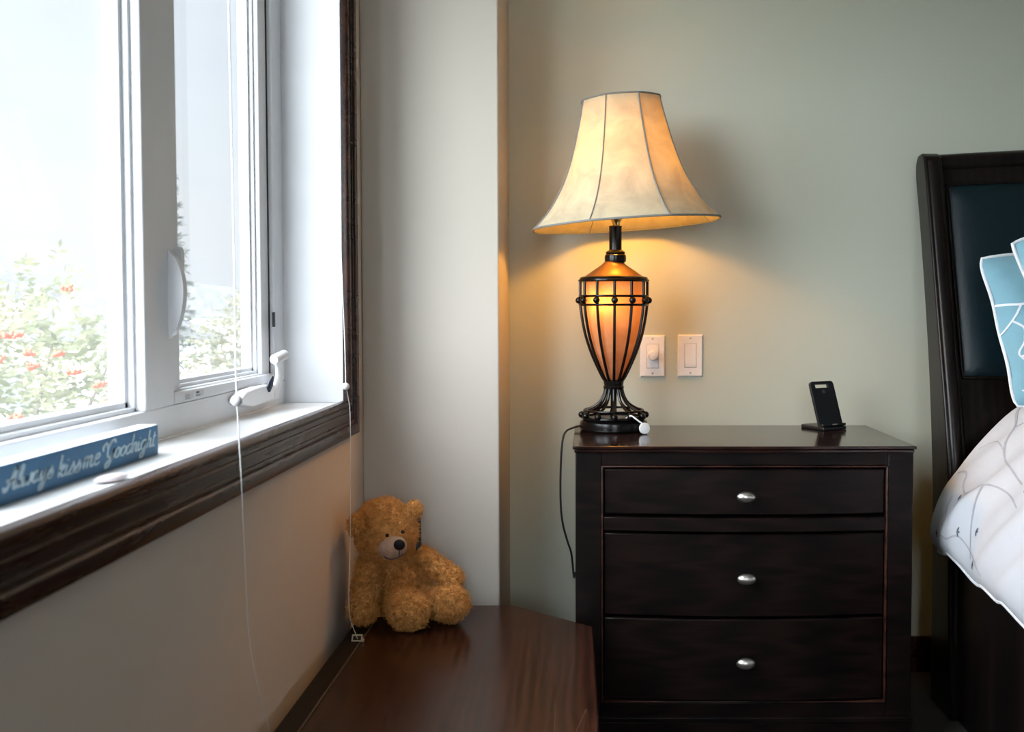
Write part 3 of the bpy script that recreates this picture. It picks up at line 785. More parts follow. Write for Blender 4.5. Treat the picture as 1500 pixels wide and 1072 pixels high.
# base plate
MB().lathe([(px(47), ZN), (px(49.5), ZN + 0.004), (px(50), H(624)), (px(49), H(619)), (px(46), H(617)), (px(44), H(615)), (px(20), H(613)), (0.0005, H(613))], C0, 56).build('base_plate', M['black_iron'], lamp)
RB = 46.0
zb_ball = H(609); zb_r1 = H(613); zb_r2 = H(602)
m = MB(); m.ring(C0 + Vector((0, 0, zb_r1 - 0.0)), px(RB), 0.0035); m.build('lower_ring', M['black_iron'], lamp)
m = MB(); m.ring(C0 + Vector((0, 0, zb_r2)), px(RB - 3), 0.003); m.build('lower_ring', M['black_iron'], lamp)
zn0, zn1 = H(568), H(560)
MB().lathe([(px(12), zn0 - 0.004), (px(15), zn0 - 0.002), (px(15.5), zn0 + 0.003), (px(14), zn0 + 0.006), (px(14.8), zn1), (px(15), zn1 + 0.004), (px(11), zn1 + 0.007)], C0, 36).build('neck_collar', M['black_iron'], lamp)
MB().lathe([(px(4.5), H(613)), (px(4.5), zn0)], C0, 16).build('centre_rod', M['black_iron'], lamp)
# top of cage
ztop = H(411); zr1 = H(434); zr2 = H(446.5); zball = H(440)
RT = 49.0
MB().lathe([(px(44), ztop - 0.004), (px(51), ztop - 0.0035), (px(52.5), ztop - 0.001), (px(52), ztop + 0.002), (px(49.5), ztop + 0.004), (px(50), ztop + 0.007), (px(47), ztop + 0.0095), (px(43), ztop + 0.0095)], C0, 56).build('upper_ring', M['black_iron'], lamp)
for zz in (zr1, zr2):
    m = MB(); m.ring(C0 + Vector((0, 0, zz)), px(RT + 1), 0.0030); m.build('cage_ring', M['black_iron'], lamp)
rib = [(RT, ztop), (RT, zr1), (RT - .3, zr2), (RT - 2.5, H(465)), (RT - 7.5, H(490)), (RT - 15.5, H(515)), (RT - 25, H(537)), (RT - 33, H(553)), (RT - 37, zn1 + 0.004)]
foot = [(12, zn1), (12.5, H(570)), (15, H(580)), (20.5, H(590)), (29, H(597)), (38, H(601.5)), (44, H(605)), (RB, zb_r1)]
for k in range(12):
    a = 2 * PI * k / 12 + PI / 2
    dv = Vector((math.cos(a), math.sin(a), 0))
    MB().tube(catmull([C0 + dv * px(r_) + Vector((0, 0, z_)) for r_, z_ in rib], 5), 0.0036, 8).build('cage_rib', M['black_iron'], lamp)
    MB().tube(catmull([C0 + dv * px(r_) + Vector((0, 0, z_)) for r_, z_ in foot], 5), 0.0036, 8).build('foot_rib', M['black_iron'], lamp)
    MB().sphere(C0 + dv * px(RT + 2.2) + Vector((0, 0, zball)), 0.0085, 16, 10).build('cage_bead', M['black_iron'], lamp)
    MB().sphere(C0 + dv * px(RB + 1.0) + Vector((0, 0, zb_ball)), 0.0085, 16, 10).build('foot_bead', M['black_iron'], lamp)
# glass urn
gu = [(9, zn1 + 0.004), (11, H(553)), (19, H(537)), (28.5, H(515)), (36, H(490)), (40.5, H(465)), (42.5, H(446)), (43, H(430)), (43, ztop - 0.003)]
gp = catmull([Vector((r_, z_, 0)) for r_, z_ in gu], 4)
MB().lathe([(px(p.x), p.y) for p in gp], C0, 48, caps=False).build('glass_urn', M['urn'], lamp)
# shoulder, collar and column
sp = [(44.5, ztop + 0.0092), (40, H(403)), (30, H(396)), (21, H(390)), (16, H(386)), (14, H(383.5))]
MB().lathe([(px(p.x), p.y) for p in catmull([Vector((a_, b_, 0)) for a_, b_ in sp], 4)], C0, 48, caps=False).build('shoulder', M['copper'], lamp)
MB().lathe([(px(13), H(385)), (px(15.5), H(383)), (px(16), H(379)), (px(15.5), H(374)), (px(13.5), H(372)), (px(14.5), H(371)), (px(14), H(369)), (px(11.5), H(367.5)), (px(9.2), H(366)), (px(9.2), H(333)), (px(9.8), H(332)), (px(9.5), H(331)), (px(3), H(331))], C0 + Vector((0.004, 0, 0)), 40).build('column', M['black_iron'], lamp)
# socket, harp
C1 = C0 + Vector((0.006, 0, 0))
MB().lathe([(px(5), H(331)), (px(5.5), H(327)), (px(7), H(324)), (px(9), H(321)), (px(10), H(316)), (px(9), H(311)), (px(8), H(308)), (px(8), H(285)), (px(6), H(284))], C1, 32).build('socket', M['brass'], lamp)
TILT = Matrix.Rotation(R(-3.9), 3, 'Y') @ Matrix.Rotation(R(0.6), 3, 'X')
YS = 2.548; SM = YS / 1500.0
SB = PY(917, 329, YS); ST_ = PY(909.5, 147, YS)
hgt = (ST_ - SB).length
hp_ = [Vector((C1.x - 0.004, YL, H(318)))]
apex = ST_ + Vector((0, 0, -0.004))
pl, pr = [], []
mid = (C1 + apex) / 2
for t in [i / 12 for i in range(8)]:
    z_ = H(320) + (apex.z - H(320)) * t; wv = 0.045 * math.sin(PI * min(1, t * 1.05)) ** .6 if t < 1 else 0
    cx_ = C1.x + (apex.x - C1.x) * t; cy_ = YL + (apex.y - YL) * t
    pl.append(Vector((cx_ - wv, cy_, z_))); pr.append(Vector((cx_ + wv, cy_, z_)))
MB().tube(pl, 0.0016, 8).tube(pr, 0.0016, 8).build('harp', M['brass'], lamp)
# bulb envelope
bz = H(250)
BC = Vector((C1.x + 0.006, YL - 0.008, bz))
# shade: bell of eight panels
prof = []
for py, r_ in ((329, 140.5), (322, 133), (310, 122), (295, 110.5), (275, 98.5), (255, 89), (235, 81.5), (215, 75.2), (195, 69.8), (175, 64.8), (158, 61), (147, 59)):
    prof.append(((329 - py) / 182.0 * hgt, r_ * SM))
pcat = catmull([Vector((a_, b_, 0)) for a_, b_ in prof], 3)
SEG = 96; NP = 8; PH = R(-90 + 22.5)
axis = (ST_ - SB).normalized()
def shade_pt(h, r_, a, off=0.0):
    # eight gently flattened panels
    da = ((a - PH) % (2 * PI / NP)) - PI / NP
    flat = 1.0 - 0.035 * (1 - (da / (PI / NP)) ** 2)
    rr = r_ * flat + off
    p = Vector((rr * math.cos(a), rr * math.sin(a), 0))
    lean = (ST_ - SB); lean = lean * (h / hgt)
    return SB + lean + TILT @ p
P = [[shade_pt(p.x, p.y, 2 * PI * k / SEG) for p in pcat] for k in range(SEG)]
sm = MB(); sm.grid(P, wrap_u=True)
# thickness: inner lining as second skin joined at the rims
shade_o = sm.build('lamp_shade', M['shade'], lamp, angle=80)
so_ = shade_o.modifiers.new('solid', 'SOLIDIFY'); so_.thickness = 0.0012; so_.offset = -1
for k in range(NP):
    a = PH + 2 * PI * k / NP
    pts = [shade_pt(p.x, p.y, a, 0.0008) for p in pcat]
    MB().tube(pts, 0.0024 if k % 2 == 0 else 0.0016, 6).build('seam_trim', M['shade_trim'], shade_o)
for (h_, r_, tr) in ((0.0, pcat[0].y, 0.0026), (hgt, pcat[-1].y, 0.0022)):
    m = MB(); m.tube([shade_pt(h_, r_, 2 * PI * k / SEG, 0.0004) for k in range(SEG)], tr, 8, closed=True); m.build('rim_trim', M['shade_trim'], shade_o)
m = MB(); m.tube([shade_pt(hgt - 0.012, pcat[-1].y, 2 * PI * k / SEG, -0.003) for k in range(SEG)], 0.0014, 6, closed=True)
for k in range(4):
    a = PI / 4 + k * PI / 2
    m.tube([ST_ + Vector((0, 0, -0.006)), shade_pt(hgt - 0.012, pcat[-1].y, a, -0.003)], 0.0013, 6)
m.build('shade_spider', M['brass'], shade_o)
MB().lathe([(0.004, -0.006), (0.005, 0.0), (0.008, 0.004), (0.009, 0.010), (0.006, 0.016), (0.002, 0.019)], ST_ + Vector((0, 0, -0.002)), 20).build('finial', M['black_iron'], lamp)
# flex of the lamp dropping behind the nightstand
YK = YL - 0.02
pts = [Vector((LC.x - px(50), YL, ZN + 0.010)), PY(838, 627, YL - .02), PY(829, 632, YL - .03), PY(824, 645, YL - .04), PY(821.5, 680, YL - .04), PY(821, 730, YL - .04), PY(824, 765, YL - .03), PY(831, 792, YL - .02), PY(842, 812, YL), PY(856, 828, YL + .05)]
pts[-1].x = BX0 - 0.010; pts[-2].x = BX0 - 0.014; pts[-1].y = YNB + 0.02; pts[-1].z -= 0.05
pts.append(Vector((BX0 - 0.006, YNB + 0.04, 0.30)))
MB().tube(catmull(pts, 6), 0.0026, 8).build('power_cord', M['black_rubber'], lamp)

def point_light(name, loc, energy, col, rad):
    l = bpy.data.lights.new(name, 'POINT'); l.energy = energy; l.color = col; l.shadow_soft_size = rad
    o = bpy.data.objects.new(name, l); COL.objects.link(o); o.location = loc
    o.parent = lamp; o.matrix_parent_inverse = parent_world(lamp).inverted(); return o
WARM = (1.0, 0.44, 0.055)
point_light('bulb', BC, 8.0, WARM, 0.032)
point_light('night_bulb', Vector((LC.x - px(13), YL - px(24), H(443))), 1.0, (1.0, 0.50, 0.12), 0.012)

# ------------------------------------------------------------------ charging puck leaning on the lamp base
pk = PY(944, 625.5, YL - px(52))
puck = thing('charging_puck', (pk.x, pk.y, ZN), 'round white charging puck on a short white cable against the lamp base', 'charger')
rp = Matrix.Rotation(R(82), 3, 'X')
rp = Matrix.Rotation(R(22), 3, 'Z') @ rp
pz = ZN + 0.0145
MB().lathe([(0.0115, -0.0035), (0.0138, -0.002), (0.014, 0.001), (0.0128, 0.0035), (0.008, 0.0042), (0.0005, 0.0044)], Vector((pk.x, pk.y - 0.004, pz)), 32, rp).build('puck', M['white_plastic'], puck)
pts = [Vector((pk.x - 0.006, pk.y, pz + 0.012)), PY(936, 617, pk.y + .0), PY(930, 612.5, pk.y + .004), PY(924, 609, pk.y + .01), PY(917, 612, pk.y + .03)]
MB().tube(catmull(pts, 6), 0.0018, 8).build('cable', M['white_plastic'], puck)

# ------------------------------------------------------------------ wireless charging stand
cs = PZ(1219, 629.5, ZN)
stand = thing('charging_stand', (cs.x, cs.y, ZN), 'black upright wireless charging stand with slotted top on the nightstand', 'charger')
yaw = R(-30); lean = R(20)
fx = Vector((math.cos(yaw), -math.sin(yaw) * -1, 0)); 
wx = Vector((math.cos(R(28)), math.sin(R(28)), 0))          # plate width direction
bk = Vector((-math.sin(R(28)), math.cos(R(28)), 0))         # backwards
upv = (Vector((0, 0, 1)) * math.cos(lean) + bk * math.sin(lean)).normalized()
nrm = wx.cross(upv).normalized()
if nrm.y > 0: nrm = -nrm
W2 = 0.0375; HT = 0.124; o_ = Vector((cs.x, cs.y, ZN + 0.004))
def pl_(u, v_): return o_ + wx * u + upv * v_
rc = 0.008
outer = []
for (cu, cv, a0) in ((W2 - rc, HT - rc, 0), (-W2 + rc, HT - rc, 90)):
    for k in range(7):
        a = R(a0 + 15 * k); outer.append((cu + rc * math.cos(a), cv + rc * math.sin(a)))
outer += [(-W2, 0.0), (W2, 0.0)]
sx0, sx1, sy0, sy1 = -0.0235, 0.0195, HT - 0.0175, HT - 0.0075
# plate with a slot: build as bmesh with a hole
bm = bmesh.new()
vo = [bm.verts.new(pl_(*p)) for p in outer]
inner = [(sx0, sy0), (sx1, sy0), (sx1, sy1), (sx0, sy1)]
vi = [bm.verts.new(pl_(*p)) for p in inner]
eo = [bm.edges.new((vo[i], vo[(i + 1) % len(vo)])) for i in range(len(vo))]
ei = [bm.edges.new((vi[i], vi[(i + 1) % 4])) for i in range(4)]
bmesh.ops.triangle_fill(bm, use_beauty=True, use_dissolve=False, edges=eo + ei)
ret = bmesh.ops.extrude_face_region(bm, geom=list(bm.faces))
bmesh.ops.translate(bm, verts=[g for g in ret['geom'] if isinstance(g, bmesh.types.BMVert)], vec=-nrm * 0.008)
bmesh.ops.recalc_face_normals(bm, faces=bm.faces)
mb_ = MB(); bm.verts.ensure_lookup_table(); bm.verts.index_update()
mb_.add([v.co.copy() for v in bm.verts], [tuple(v.index for v in f.verts) for f in bm.faces]); bm.free()
mb_.build('plate', M['black_plastic'], stand, bevel=0.0012)
ft = MB()
zf0, zf1 = ZN + 0.0004, ZN + 0.0085
q0 = Vector((cs.x, cs.y, 0))
fp = [q0 + wx * W2 + nrm.xy.to_3d() * 0.012, q0 - wx * W2 + nrm.xy.to_3d() * 0.012, q0 - wx * W2 + bk * 0.075, q0 - wx * (W2 - .01) + bk * 0.085, q0 + wx * (W2 - .01) + bk * 0.085, q0 + wx * W2 + bk * 0.075]
ft.prism([Vector((p.x, p.y, zf0)) for p in fp], (0, 0, zf1 - zf0)); ft.build('foot', M['black_plastic'], stand, bevel=0.002)
MB().prism([pl_(-W2, 0.004) + nrm * 0.0002, pl_(W2, 0.004) + nrm * 0.0002, pl_(W2, 0.004) + nrm * 0.012, pl_(-W2, 0.004) + nrm * 0.012], upv * 0.006).build('lip', M['black_plastic'], stand, bevel=0.0012)
MB().prism([pl_(-0.007, 0.0055) + nrm * 0.0118, pl_(0.009, 0.0055) + nrm * 0.0118, pl_(0.009, 0.0055) + nrm * 0.0126, pl_(-0.007, 0.0055) + nrm * 0.0126], upv * 0.0028).build('status_light', M['nickel'], stand)
lg = MB()
def strip(u0, u1, v0, v1): lg.prism([pl_(u0, v0) + nrm * 0.0001, pl_(u1, v0) + nrm * 0.0001, pl_(u1, v0) + nrm * 0.0005, pl_(u0, v0) + nrm * 0.0005], upv * (v1 - v0))
lv = HT - 0.032
for (u0, u1, v0, v1) in ((-.005, -.0038, 0, .008), (-.0038, 0, 0, .0012), (-.0038, 0, .0034, .0046), (-.0038, 0, .0068, .008), (0.0, .0010, 0.0, .008), (.0035, .0048, 0, .008)):
    strip(u0, u1, lv + v0, lv + v1)
lg.build('logo', M['logo_grey'], stand)

# ------------------------------------------------------------------ wall plates
def plate(px0, px1, py0, py1, label, kind):
    a = PY(px0, py1, YB); b = PY(px1, py0, YB); cxp = (a.x + b.x) / 2; czp = (a.z + b.z) / 2
    t = thing('dimmer_switch' if kind == 'dimmer' else 'light_switch', (cxp, YB, a.z), label, 'switch')
    hw, hh = (b.x - a.x) / 2, (b.z - a.z) / 2
    m = MB()
    y1 = YB - 0.0065; ins = 0.0035
    o_ = [(-hw, -hh), (hw, -hh), (hw, hh), (-hw, hh)]; i_ = [(-hw + ins, -hh + ins), (hw - ins, -hh + ins), (hw - ins, hh - ins), (-hw + ins, hh - ins)]
    r0 = [(-0.0168, -0.0335), (0.0168, -0.0335), (0.0168, 0.0335), (-0.0168, 0.0335)]
    P = [[Vector((cxp + u, YB - 0.0002, czp + v)) for u, v in o_], [Vector((cxp + u, YB - 0.003, czp + v)) for u, v in o_], [Vector((cxp + u, y1, czp + v)) for u, v in i_],
         [Vector((cxp + u, y1, czp + v)) for u, v in r0], [Vector((cxp + u, y1 + 0.004, czp + v)) for u, v in r0]]
    P = [r + [r[0]] for r in P]
    m.grid(P); m.build('face_plate', M['ivory_plastic'], t, smooth=False)
    for s in (-1, 1):
        MB().lathe([(0.003, 0), (0.0026, 0.001), (0.0005, 0.0013)], Vector((cxp, y1, czp + s * 0.0475)), 14, Matrix.Rotation(PI / 2, 3, 'X')).build('screw', M['screw'], t)
    if kind == 'dimmer':
        MB().box((cxp - 0.0160, y1 - 0.0008, czp - 0.0325), (cxp + 0.0160, y1 + 0.003, czp + 0.0325)).build('insert', M['ivory_plastic'], t, bevel=0.0008)
        zk = czp + 0.002
        MB().lathe([(0.0135, 0.0008), (0.0135, 0.006), (0.0130, 0.016), (0.0118, 0.0185), (0.009, 0.0192), (0.0005, 0.0194)], Vector((cxp, y1, zk)), 36, Matrix.Rotation(PI / 2, 3, 'X')).build('knob', M['ivory_plastic'], t)
    else:
        m = MB(); u = 0.0155
        pf = [(y1 - 0.0015, -0.0325), (y1 - 0.0035, -0.02), (y1 + 0.0005, 0.0), (y1 - 0.0005, 0.0325), (y1 + 0.004, 0.0325), (y1 + 0.004, -0.0325)]
        m.prism([Vector((cxp - u, y_, czp + z_)) for y_, z_ in pf], (2 * u, 0, 0)); m.build('paddle', M['ivory_plastic'], t, bevel=0.0006)
plate(937.5, 974.3, 490.7, 552.0, 'white wall plate with a round dimmer knob half behind the lamp', 'dimmer')
plate(992.5, 1029.5, 489.8, 551.5, 'white wall plate with a flat paddle light switch beside the dimmer', 'paddle')

# ------------------------------------------------------------------ bed
bed = thing('bed', (1.7, 1.6, 0), 'black wood sleigh bed with dark leather headboard panel beside the nightstand', 'bed')
# post profile in (Y,Z) from pixel outline of its left face
XBP = 0.880; XBQ = 2.50
back = [PX(1341.5, 238, XBP), PX(1341, 262, XBP), PX(1346, 320, XBP), PX(1353, 420, XBP), PX(1359, 520, XBP), PX(1363, 620, XBP), PX(1365.5, 720, XBP)]
front = [PX(1353, 229, XBP), PX(1357, 268, XBP), PX(1362, 330, XBP), PX(1370, 430, XBP), PX(1378, 530, XBP), PX(1385, 620, XBP), PX(1391, 720, XBP)]
PW = 0.047
def leg_poly(pb, pf, zlow=0.0):
    top_c = [PX(1344, 228, XBP), PX(1349, 224.5, XBP)]
    b_ = catmull(pb, 4); f_ = catmull(pf, 4)
    yb_, yf_ = b_[-1].y, f_[-1].y
    pts = [(p.y, p.z) for p in f_[::-1]] + [(p.y, p.z) for p in top_c[::-1]] + [(p.y, p.z) for p in b_]
    return [(yf_ - 0.02, zlow)] + [(yf_ - 0.006, 0.28)] + pts + [(yb_ - 0.004, 0.28), (yb_ - 0.004, zlow)]
lp = leg_poly(back, front)
for xx in (XBP, XBQ - PW):
    m = MB(); m.prism([Vector((xx, y_, z_)) for y_, z_ in lp], (PW, 0, 0)); m.build('post', M['bed_wood'], bed, bevel=0.006, bseg=4)
# front bead along the post face
def front_y(z):
    f_ = catmull(front, 6); 
    for i in range(len(f_) - 1):
        if f_[i].z >= z >= f_[i + 1].z:
            t = (f_[i].z - z) / max(1e-6, f_[i].z - f_[i + 1].z); return f_[i].y + (f_[i + 1].y - f_[i].y) * t
    return f_[0].y if z > f_[0].z else f_[-1].y - 0.006 * min(1, (f_[-1].z - z) / 0.3)
ztop_h = front[0].z
for xx, sgn in ((XBP + 0.008, 1), (XBQ - 0.008 - 0.031, 1)):
    zs = [0.02 + (ztop_h - 0.012 - 0.02) * i / 30 for i in range(31)]
    P = []
    for z_ in zs:
        row = []
        for k in range(9):
            a = PI * k / 8; row.append(Vector((xx + 0.0155 - 0.0155 * math.cos(a), front_y(z_) + 0.002 - 0.008 * math.sin(a), z_)))
        P.append(row)
    m = MB(); m.grid(P); m.build('post_bead', M['bed_wood'], bed)
# head panel frame following the sleigh curve, arched crest
HX0, HX1 = XBP + PW - 0.001, XBQ - PW + 0.001
def crest(x):
    t = (x - HX0) / (HX1 - HX0); return 1 - (2 * t - 1) ** 2
zc0 = PY(1380, 231, 2.68).z
def head_pt(x, s, d):
    """s 0..1 from low to crest, d distance in front of the board's own plane"""
    zt_ = zc0 + 0.025 * crest(x); z_ = 0.25 + (zt_ - 0.25) * s
    zq = 0.25 + (zc0 - 0.25) * s
    return Vector((x, front_y(zq) + 0.030 - d, z_))
nx, nz_ = 40, 36
m = MB()
for d_ in (0.0, -0.045):
    m.grid([[head_pt(HX0 + (HX1 - HX0) * i / nx, j / nz_, d_) for j in range(nz_ + 1)] for i in range(nx + 1)])
m.build('headboard_frame', M['bed_wood'], bed)
# crest rail
pts = [head_pt(HX0 + (HX1 - HX0) * i / nx, 0.992, -0.012) for i in range(nx + 1)]
MB().tube(pts, 0.026, 14).build('crest_rail', M['bed_wood'], bed)
# leather panel
LX0 = PY(1396, 270, 2.66).x; LX1 = XBQ - (LX0 - XBP)
zl0 = PY(1420, 553, 2.58).z; zl1 = PY(1396, 268, 2.66).z
def leather_pt(i, j, nI, nJ):
    u, v_ = i / nI, j / nJ
    x = LX0 + (LX1 - LX0) * u
    ztp = zl1 + 0.02 * crest(x)
    z_ = zl0 + (ztp - zl0) * v_
    s = (z_ - 0.25) / (zc0 + 0.025 * crest(x) - 0.25)
    e = min(u * (LX1 - LX0), (1 - u) * (LX1 - LX0), v_ * (ztp - zl0), (1 - v_) * (ztp - zl0))
    puff = 0.024 * (1 - math.exp(-e / 0.022)) - 0.002
    return head_pt(x, s, puff)
nI, nJ = 90, 50
us = [i for i in range(nI + 1)]
m = MB(); m.grid([[leather_pt(i, j, nI, nJ) for j in range(nJ + 1)] for i in range(nI + 1)])
m.build('leather_panel', M['leather'], bed)
# panel moulding
per = [leather_pt(0, j, nI, nJ) for j in range(0, nJ + 1, 2)] + [leather_pt(i, nJ, nI, nJ) for i in range(0, nI + 1, 3)][1:] + [leather_pt(nI, j, nI, nJ) for j in range(nJ, -1, -2)][1:] + [leather_pt(i, 0, nI, nJ) for i in range(nI, 0, -3)][1:]
MB().tube([p + Vector((0, -0.004, 0)) for p in per], 0.005, 8, closed=True).build('panel_molding', M['bed_wood'], bed)
# side rails, foot board and slats base
YFOOT = 0.55
for xx in (XBP + 0.02, XBQ - 0.05):
    MB().box((xx, YFOOT, 0.0), (xx + 0.03, 2.54, 0.40)).build('side_rail', M['bed_wood'], bed, bevel=0.004)
m = MB(); m.box((XBP, YFOOT - 0.06, 0.0), (XBQ, YFOOT, 0.60)); m.build('footboard', M['bed_wood'], bed, bevel=0.012, bseg=3)
MB().box((XBP + 0.05, YFOOT, 0.22), (XBQ - 0.05, 2.47, 0.34)).build('box_base', M['black_rubber'], bed, bevel=0.01)
mt_ = MB().box((XBP + 0.055, YFOOT + 0.01, 0.34), (XBQ - 0.055, 2.46, 0.61))
tag(mt_.build('mattress', M['mattress'], bevel=0.04, bseg=4, origin=(1.69, 1.5, 0.34)), 'white mattress lying on the black bed beneath the white duvet', 'mattress')

# duvet -------------------------------------------------------------
YD1 = 2.43; YD0 = 0.62
oln = [(1374, 801), (1366, 792), (1362, 775), (1368, 750), (1383, 716), (1402, 688), (1425, 657), (1450, 630), (1475, 608), (1500, 592), (1540, 572), (1600, 556)]
prof = [PY(a_, b_, YD1) for a_, b_ in oln]
prof2 = [(p.x, p.z) for p in prof] + [(1.5, 0.822), (1.75, 0.825)]
pc = catmull([Vector((a_, b_, 0)) for a_, b_ in prof2], 8)
# even re-sampling by arc length
def resample(pts, n):
    d = [0]
    for i in range(1, len(pts)): d.append(d[-1] + (pts[i] - pts[i - 1]).length)
    out = []; j = 0
    for k in range(n):
        t = d[-1] * k / (n - 1)
        while j < len(d) - 2 and d[j + 1] < t: j += 1
        f_ = (t - d[j]) / max(1e-9, d[j + 1] - d[j]); out.append(pts[j].lerp(pts[j + 1], f_))
    return out, d[-1]
NU, NV = 110, 150
half, LEN = resample(pc, NU // 2 + 1)
half = half + [Vector((2 * 1.75 - 0.06 - p.x, p.y, 0)) for p in half[::-1][1:]]
NUU = len(half)
def duvet_pt(ui, y):
    """ui float index across, y along the bed"""
    i = max(0, min(NUU - 2, int(ui))); f_ = ui - i
    p = half[i].lerp(half[i + 1], f_)
    x, z_ = p.x, p.y
    side = 1 - min(1, min(ui, NUU - 1 - ui) / (0.26 * NUU))        # 1 at the hem, 0 on top
    dy = YD1 - y
    # hem wanders outwards/downwards along the bed
    sg = -1 if ui < NUU / 2 else 1
    grow = min(1, dy / 0.5)
    z_ += side * (-0.035 * grow + 0.010 * math.sin(dy * 21 + 0.7) * grow)
    x += sg * side * 0.012 * math.sin(dy * 15.0 + 3 * side) * grow
    nv = noise.noise(Vector((x * 5.0, y * 3.2, z_ * 4.0))); n2 = noise.noise(Vector((x * 9 + 5, y * 12, z_ * 7)))
    fold = noise.noise(Vector((y * 14 + (z_ + x * .6) * 7, 3.1, (z_ - x) * 2.0)))
    b_ = 0.016 * nv + 0.007 * n2 + 0.020 * side * fold
    e = min(1, max(0, dy) / 0.10)
    z_ += b_ * (0.4 + 0.6 * e)
    x += sg * 0.7 * b_ * side * e
    # rounded head end
    if dy < 0.09:
        k = 1 - dy / 0.09; cz = 0.62; cxm = 1.70
        s = 1 - 0.10 * k * k
        if z_ > cz: z_ = cz + (z_ - cz) * (1 - 0.0 * k)
    return Vector((x, y, z_))
ys = [YD1 - (YD1 - YD0) * (k / NV) ** 1.0 for k in range(NV + 1)]
G_ = [[duvet_pt(i, y) for i in range(NUU)] for y in ys]
# head end closes down and in like a stuffed edge
cap = []
for (dy, s) in ((0.012, 0.985), (0.020, 0.955), (0.022, 0.91), (0.016, 0.86)):
    row = []
    for i in range(NUU):
        p = G_[0][i]; c = Vector((1.69, 0, 0.52))
        q_ = Vector((c.x + (p.x - c.x) * (1 - (1 - s) * 0.35), p.y + dy, c.z + (p.z - c.z) * s)); row.append(q_)
    cap.append(row)
dv = MB(); dv.cur = 0
dv.grid(cap[::-1] + G_)
# underside fold-back at the hem
hem = [[G_[k][0], G_[k][0] + Vector((0.018, 0, -0.004)), G_[k][0] + Vector((0.045, 0, 0.012)), G_[k][0] + Vector((0.075, 0, 0.04))] for k in range(len(G_))]
dv.grid(hem)
hem2 = [[G_[k][-1], G_[k][-1] + Vector((-0.018, 0, -0.004)), G_[k][-1] + Vector((-0.045, 0, 0.012)), G_[k][-1] + Vector((-0.075, 0, 0.04))] for k in range(len(G_))]
dv.grid(hem2)
# printed branches: ribbons just above the cloth, laid out in cloth coordinates
def surf_ribbon(fn, path, w0, w1, target, mi, lift=0.0012, sub=8):
    pts = catmull([Vector((a_, b_, 0)) for a_, b_ in path], sub); n = len(pts)
    target.cur = mi; rows = []
    P3 = [fn(p.x, p.y) for p in pts]
    for i in range(n):
        q, nn = P3[i]
        t = P3[min(n - 1, i + 1)][0] - P3[max(0, i - 1)][0]
        if t.length < 1e-9: t = Vector((1, 0, 0))
        t.normalize(); s = nn.cross(t).normalized(); w_ = w0 + (w1 - w0) * i / (n - 1)
        rows.append([q + nn * lift - s * w_, q + nn * lift + s * w_])
    target.grid(rows); target.cur = 0
def surf_leaf(fn, u, v_, ang, ln, wd, target, mi, lift=0.0014, du=1.0, dvv=1.0):
    path = [(u + du * math.cos(ang) * ln * t, v_ + dvv * math.sin(ang) * ln * t) for t in [k / 8 for k in range(9)]]
    P3 = [fn(a_, b_) for a_, b_ in path]; rows = []; target.cur = mi
    for i, (q, nn) in enumerate(P3):
        t = P3[min(8, i + 1)][0] - P3[max(0, i - 1)][0]; t.normalize(); s = nn.cross(t).normalized(); w_ = max(0.0003, wd * math.sin(PI * i / 8))
        rows.append([q + nn * lift - s * w_, q + nn * lift + s * w_])
    target.grid(rows); target.cur = 0
def dfn(u, v_):   # u metres up from the left hem, v metres from the head end
    ui = u / LEN * (NUU // 2); y = YD1 - v_
    p = duvet_pt(ui, y); a_ = duvet_pt(ui + 0.3, y); b_ = duvet_pt(ui, y - 0.006)
    nn = (a_ - p).cross(b_ - p)
    if nn.length < 1e-12: nn = Vector((-1, 0, 0.3))
    nn.normalize()
    if nn.dot(Vector((-1, -0.5, 0.8))) < 0: nn = -nn
    return p, nn
rng = random.Random(5)
branches = [([(0.44, 0.005), (0.40, 0.03), (0.36, 0.09), (0.30, 0.13), (0.27, 0.20), (0.25, 0.30)], 0.0022),
            ([(0.36, 0.09), (0.40, 0.16), (0.42, 0.24), (0.47, 0.30)], 0.0016),
            ([(0.20, 0.02), (0.21, 0.06), (0.18, 0.08), (0.17, 0.12), (0.20, 0.18), (0.22, 0.26), (0.20, 0.36)], 0.0020),
            ([(0.20, 0.18), (0.14, 0.20), (0.10, 0.22), (0.06, 0.26)], 0.0014),
            ([(0.05, 0.06), (0.09, 0.07), (0.12, 0.055), (0.15, 0.06)], 0.0014),
            ([(0.05, 0.06), (0.05, 0.12), (0.08, 0.18), (0.07, 0.26), (0.04, 0.34)], 0.0016),
            ([(0.30, 0.13), (0.31, 0.06), (0.28, 0.02)], 0.0013),
            ([(0.50, 0.10), (0.52, 0.2), (0.49, 0.3), (0.52, 0.45)], 0.0018)]
for pth, w_ in branches: surf_ribbon(dfn, pth, w_ * 1.7, w_ * 1.0, dv, 1)
for k in range(16):
    u = rng.uniform(0.1, 1.3); v_ = rng.uniform(0.4, 1.6); pth = [(u, v_)]
    a0 = rng.uniform(0, 6.28)
    for s in range(4):
        a0 += rng.uniform(-.6, .6); u = min(1.35, max(0.02, u + 0.08 * math.cos(a0))); v_ = min(1.75, max(0.02, v_ + 0.08 * math.sin(a0))); pth.append((u, v_))
    surf_ribbon(dfn, pth, 0.002, 0.001, dv, 1)
for (u, v_) in ((0.155, 0.085), (0.055, 0.035), (0.085, 0.165), (0.115, 0.235), (0.30, 0.33), (0.05, 0.27), (0.36, 0.30), (0.24, 0.34), (0.45, 0.4)):
    for a0 in (0.5, 1.3, 2.2): surf_leaf(dfn, u, v_, a0, 0.013, 0.0026, dv, 2)
dvo = dv.build('duvet', M['duvet'], extra=(M['print_grey'], M['print_dark']), origin=(1.69, 1.5, 0.61), angle=70)
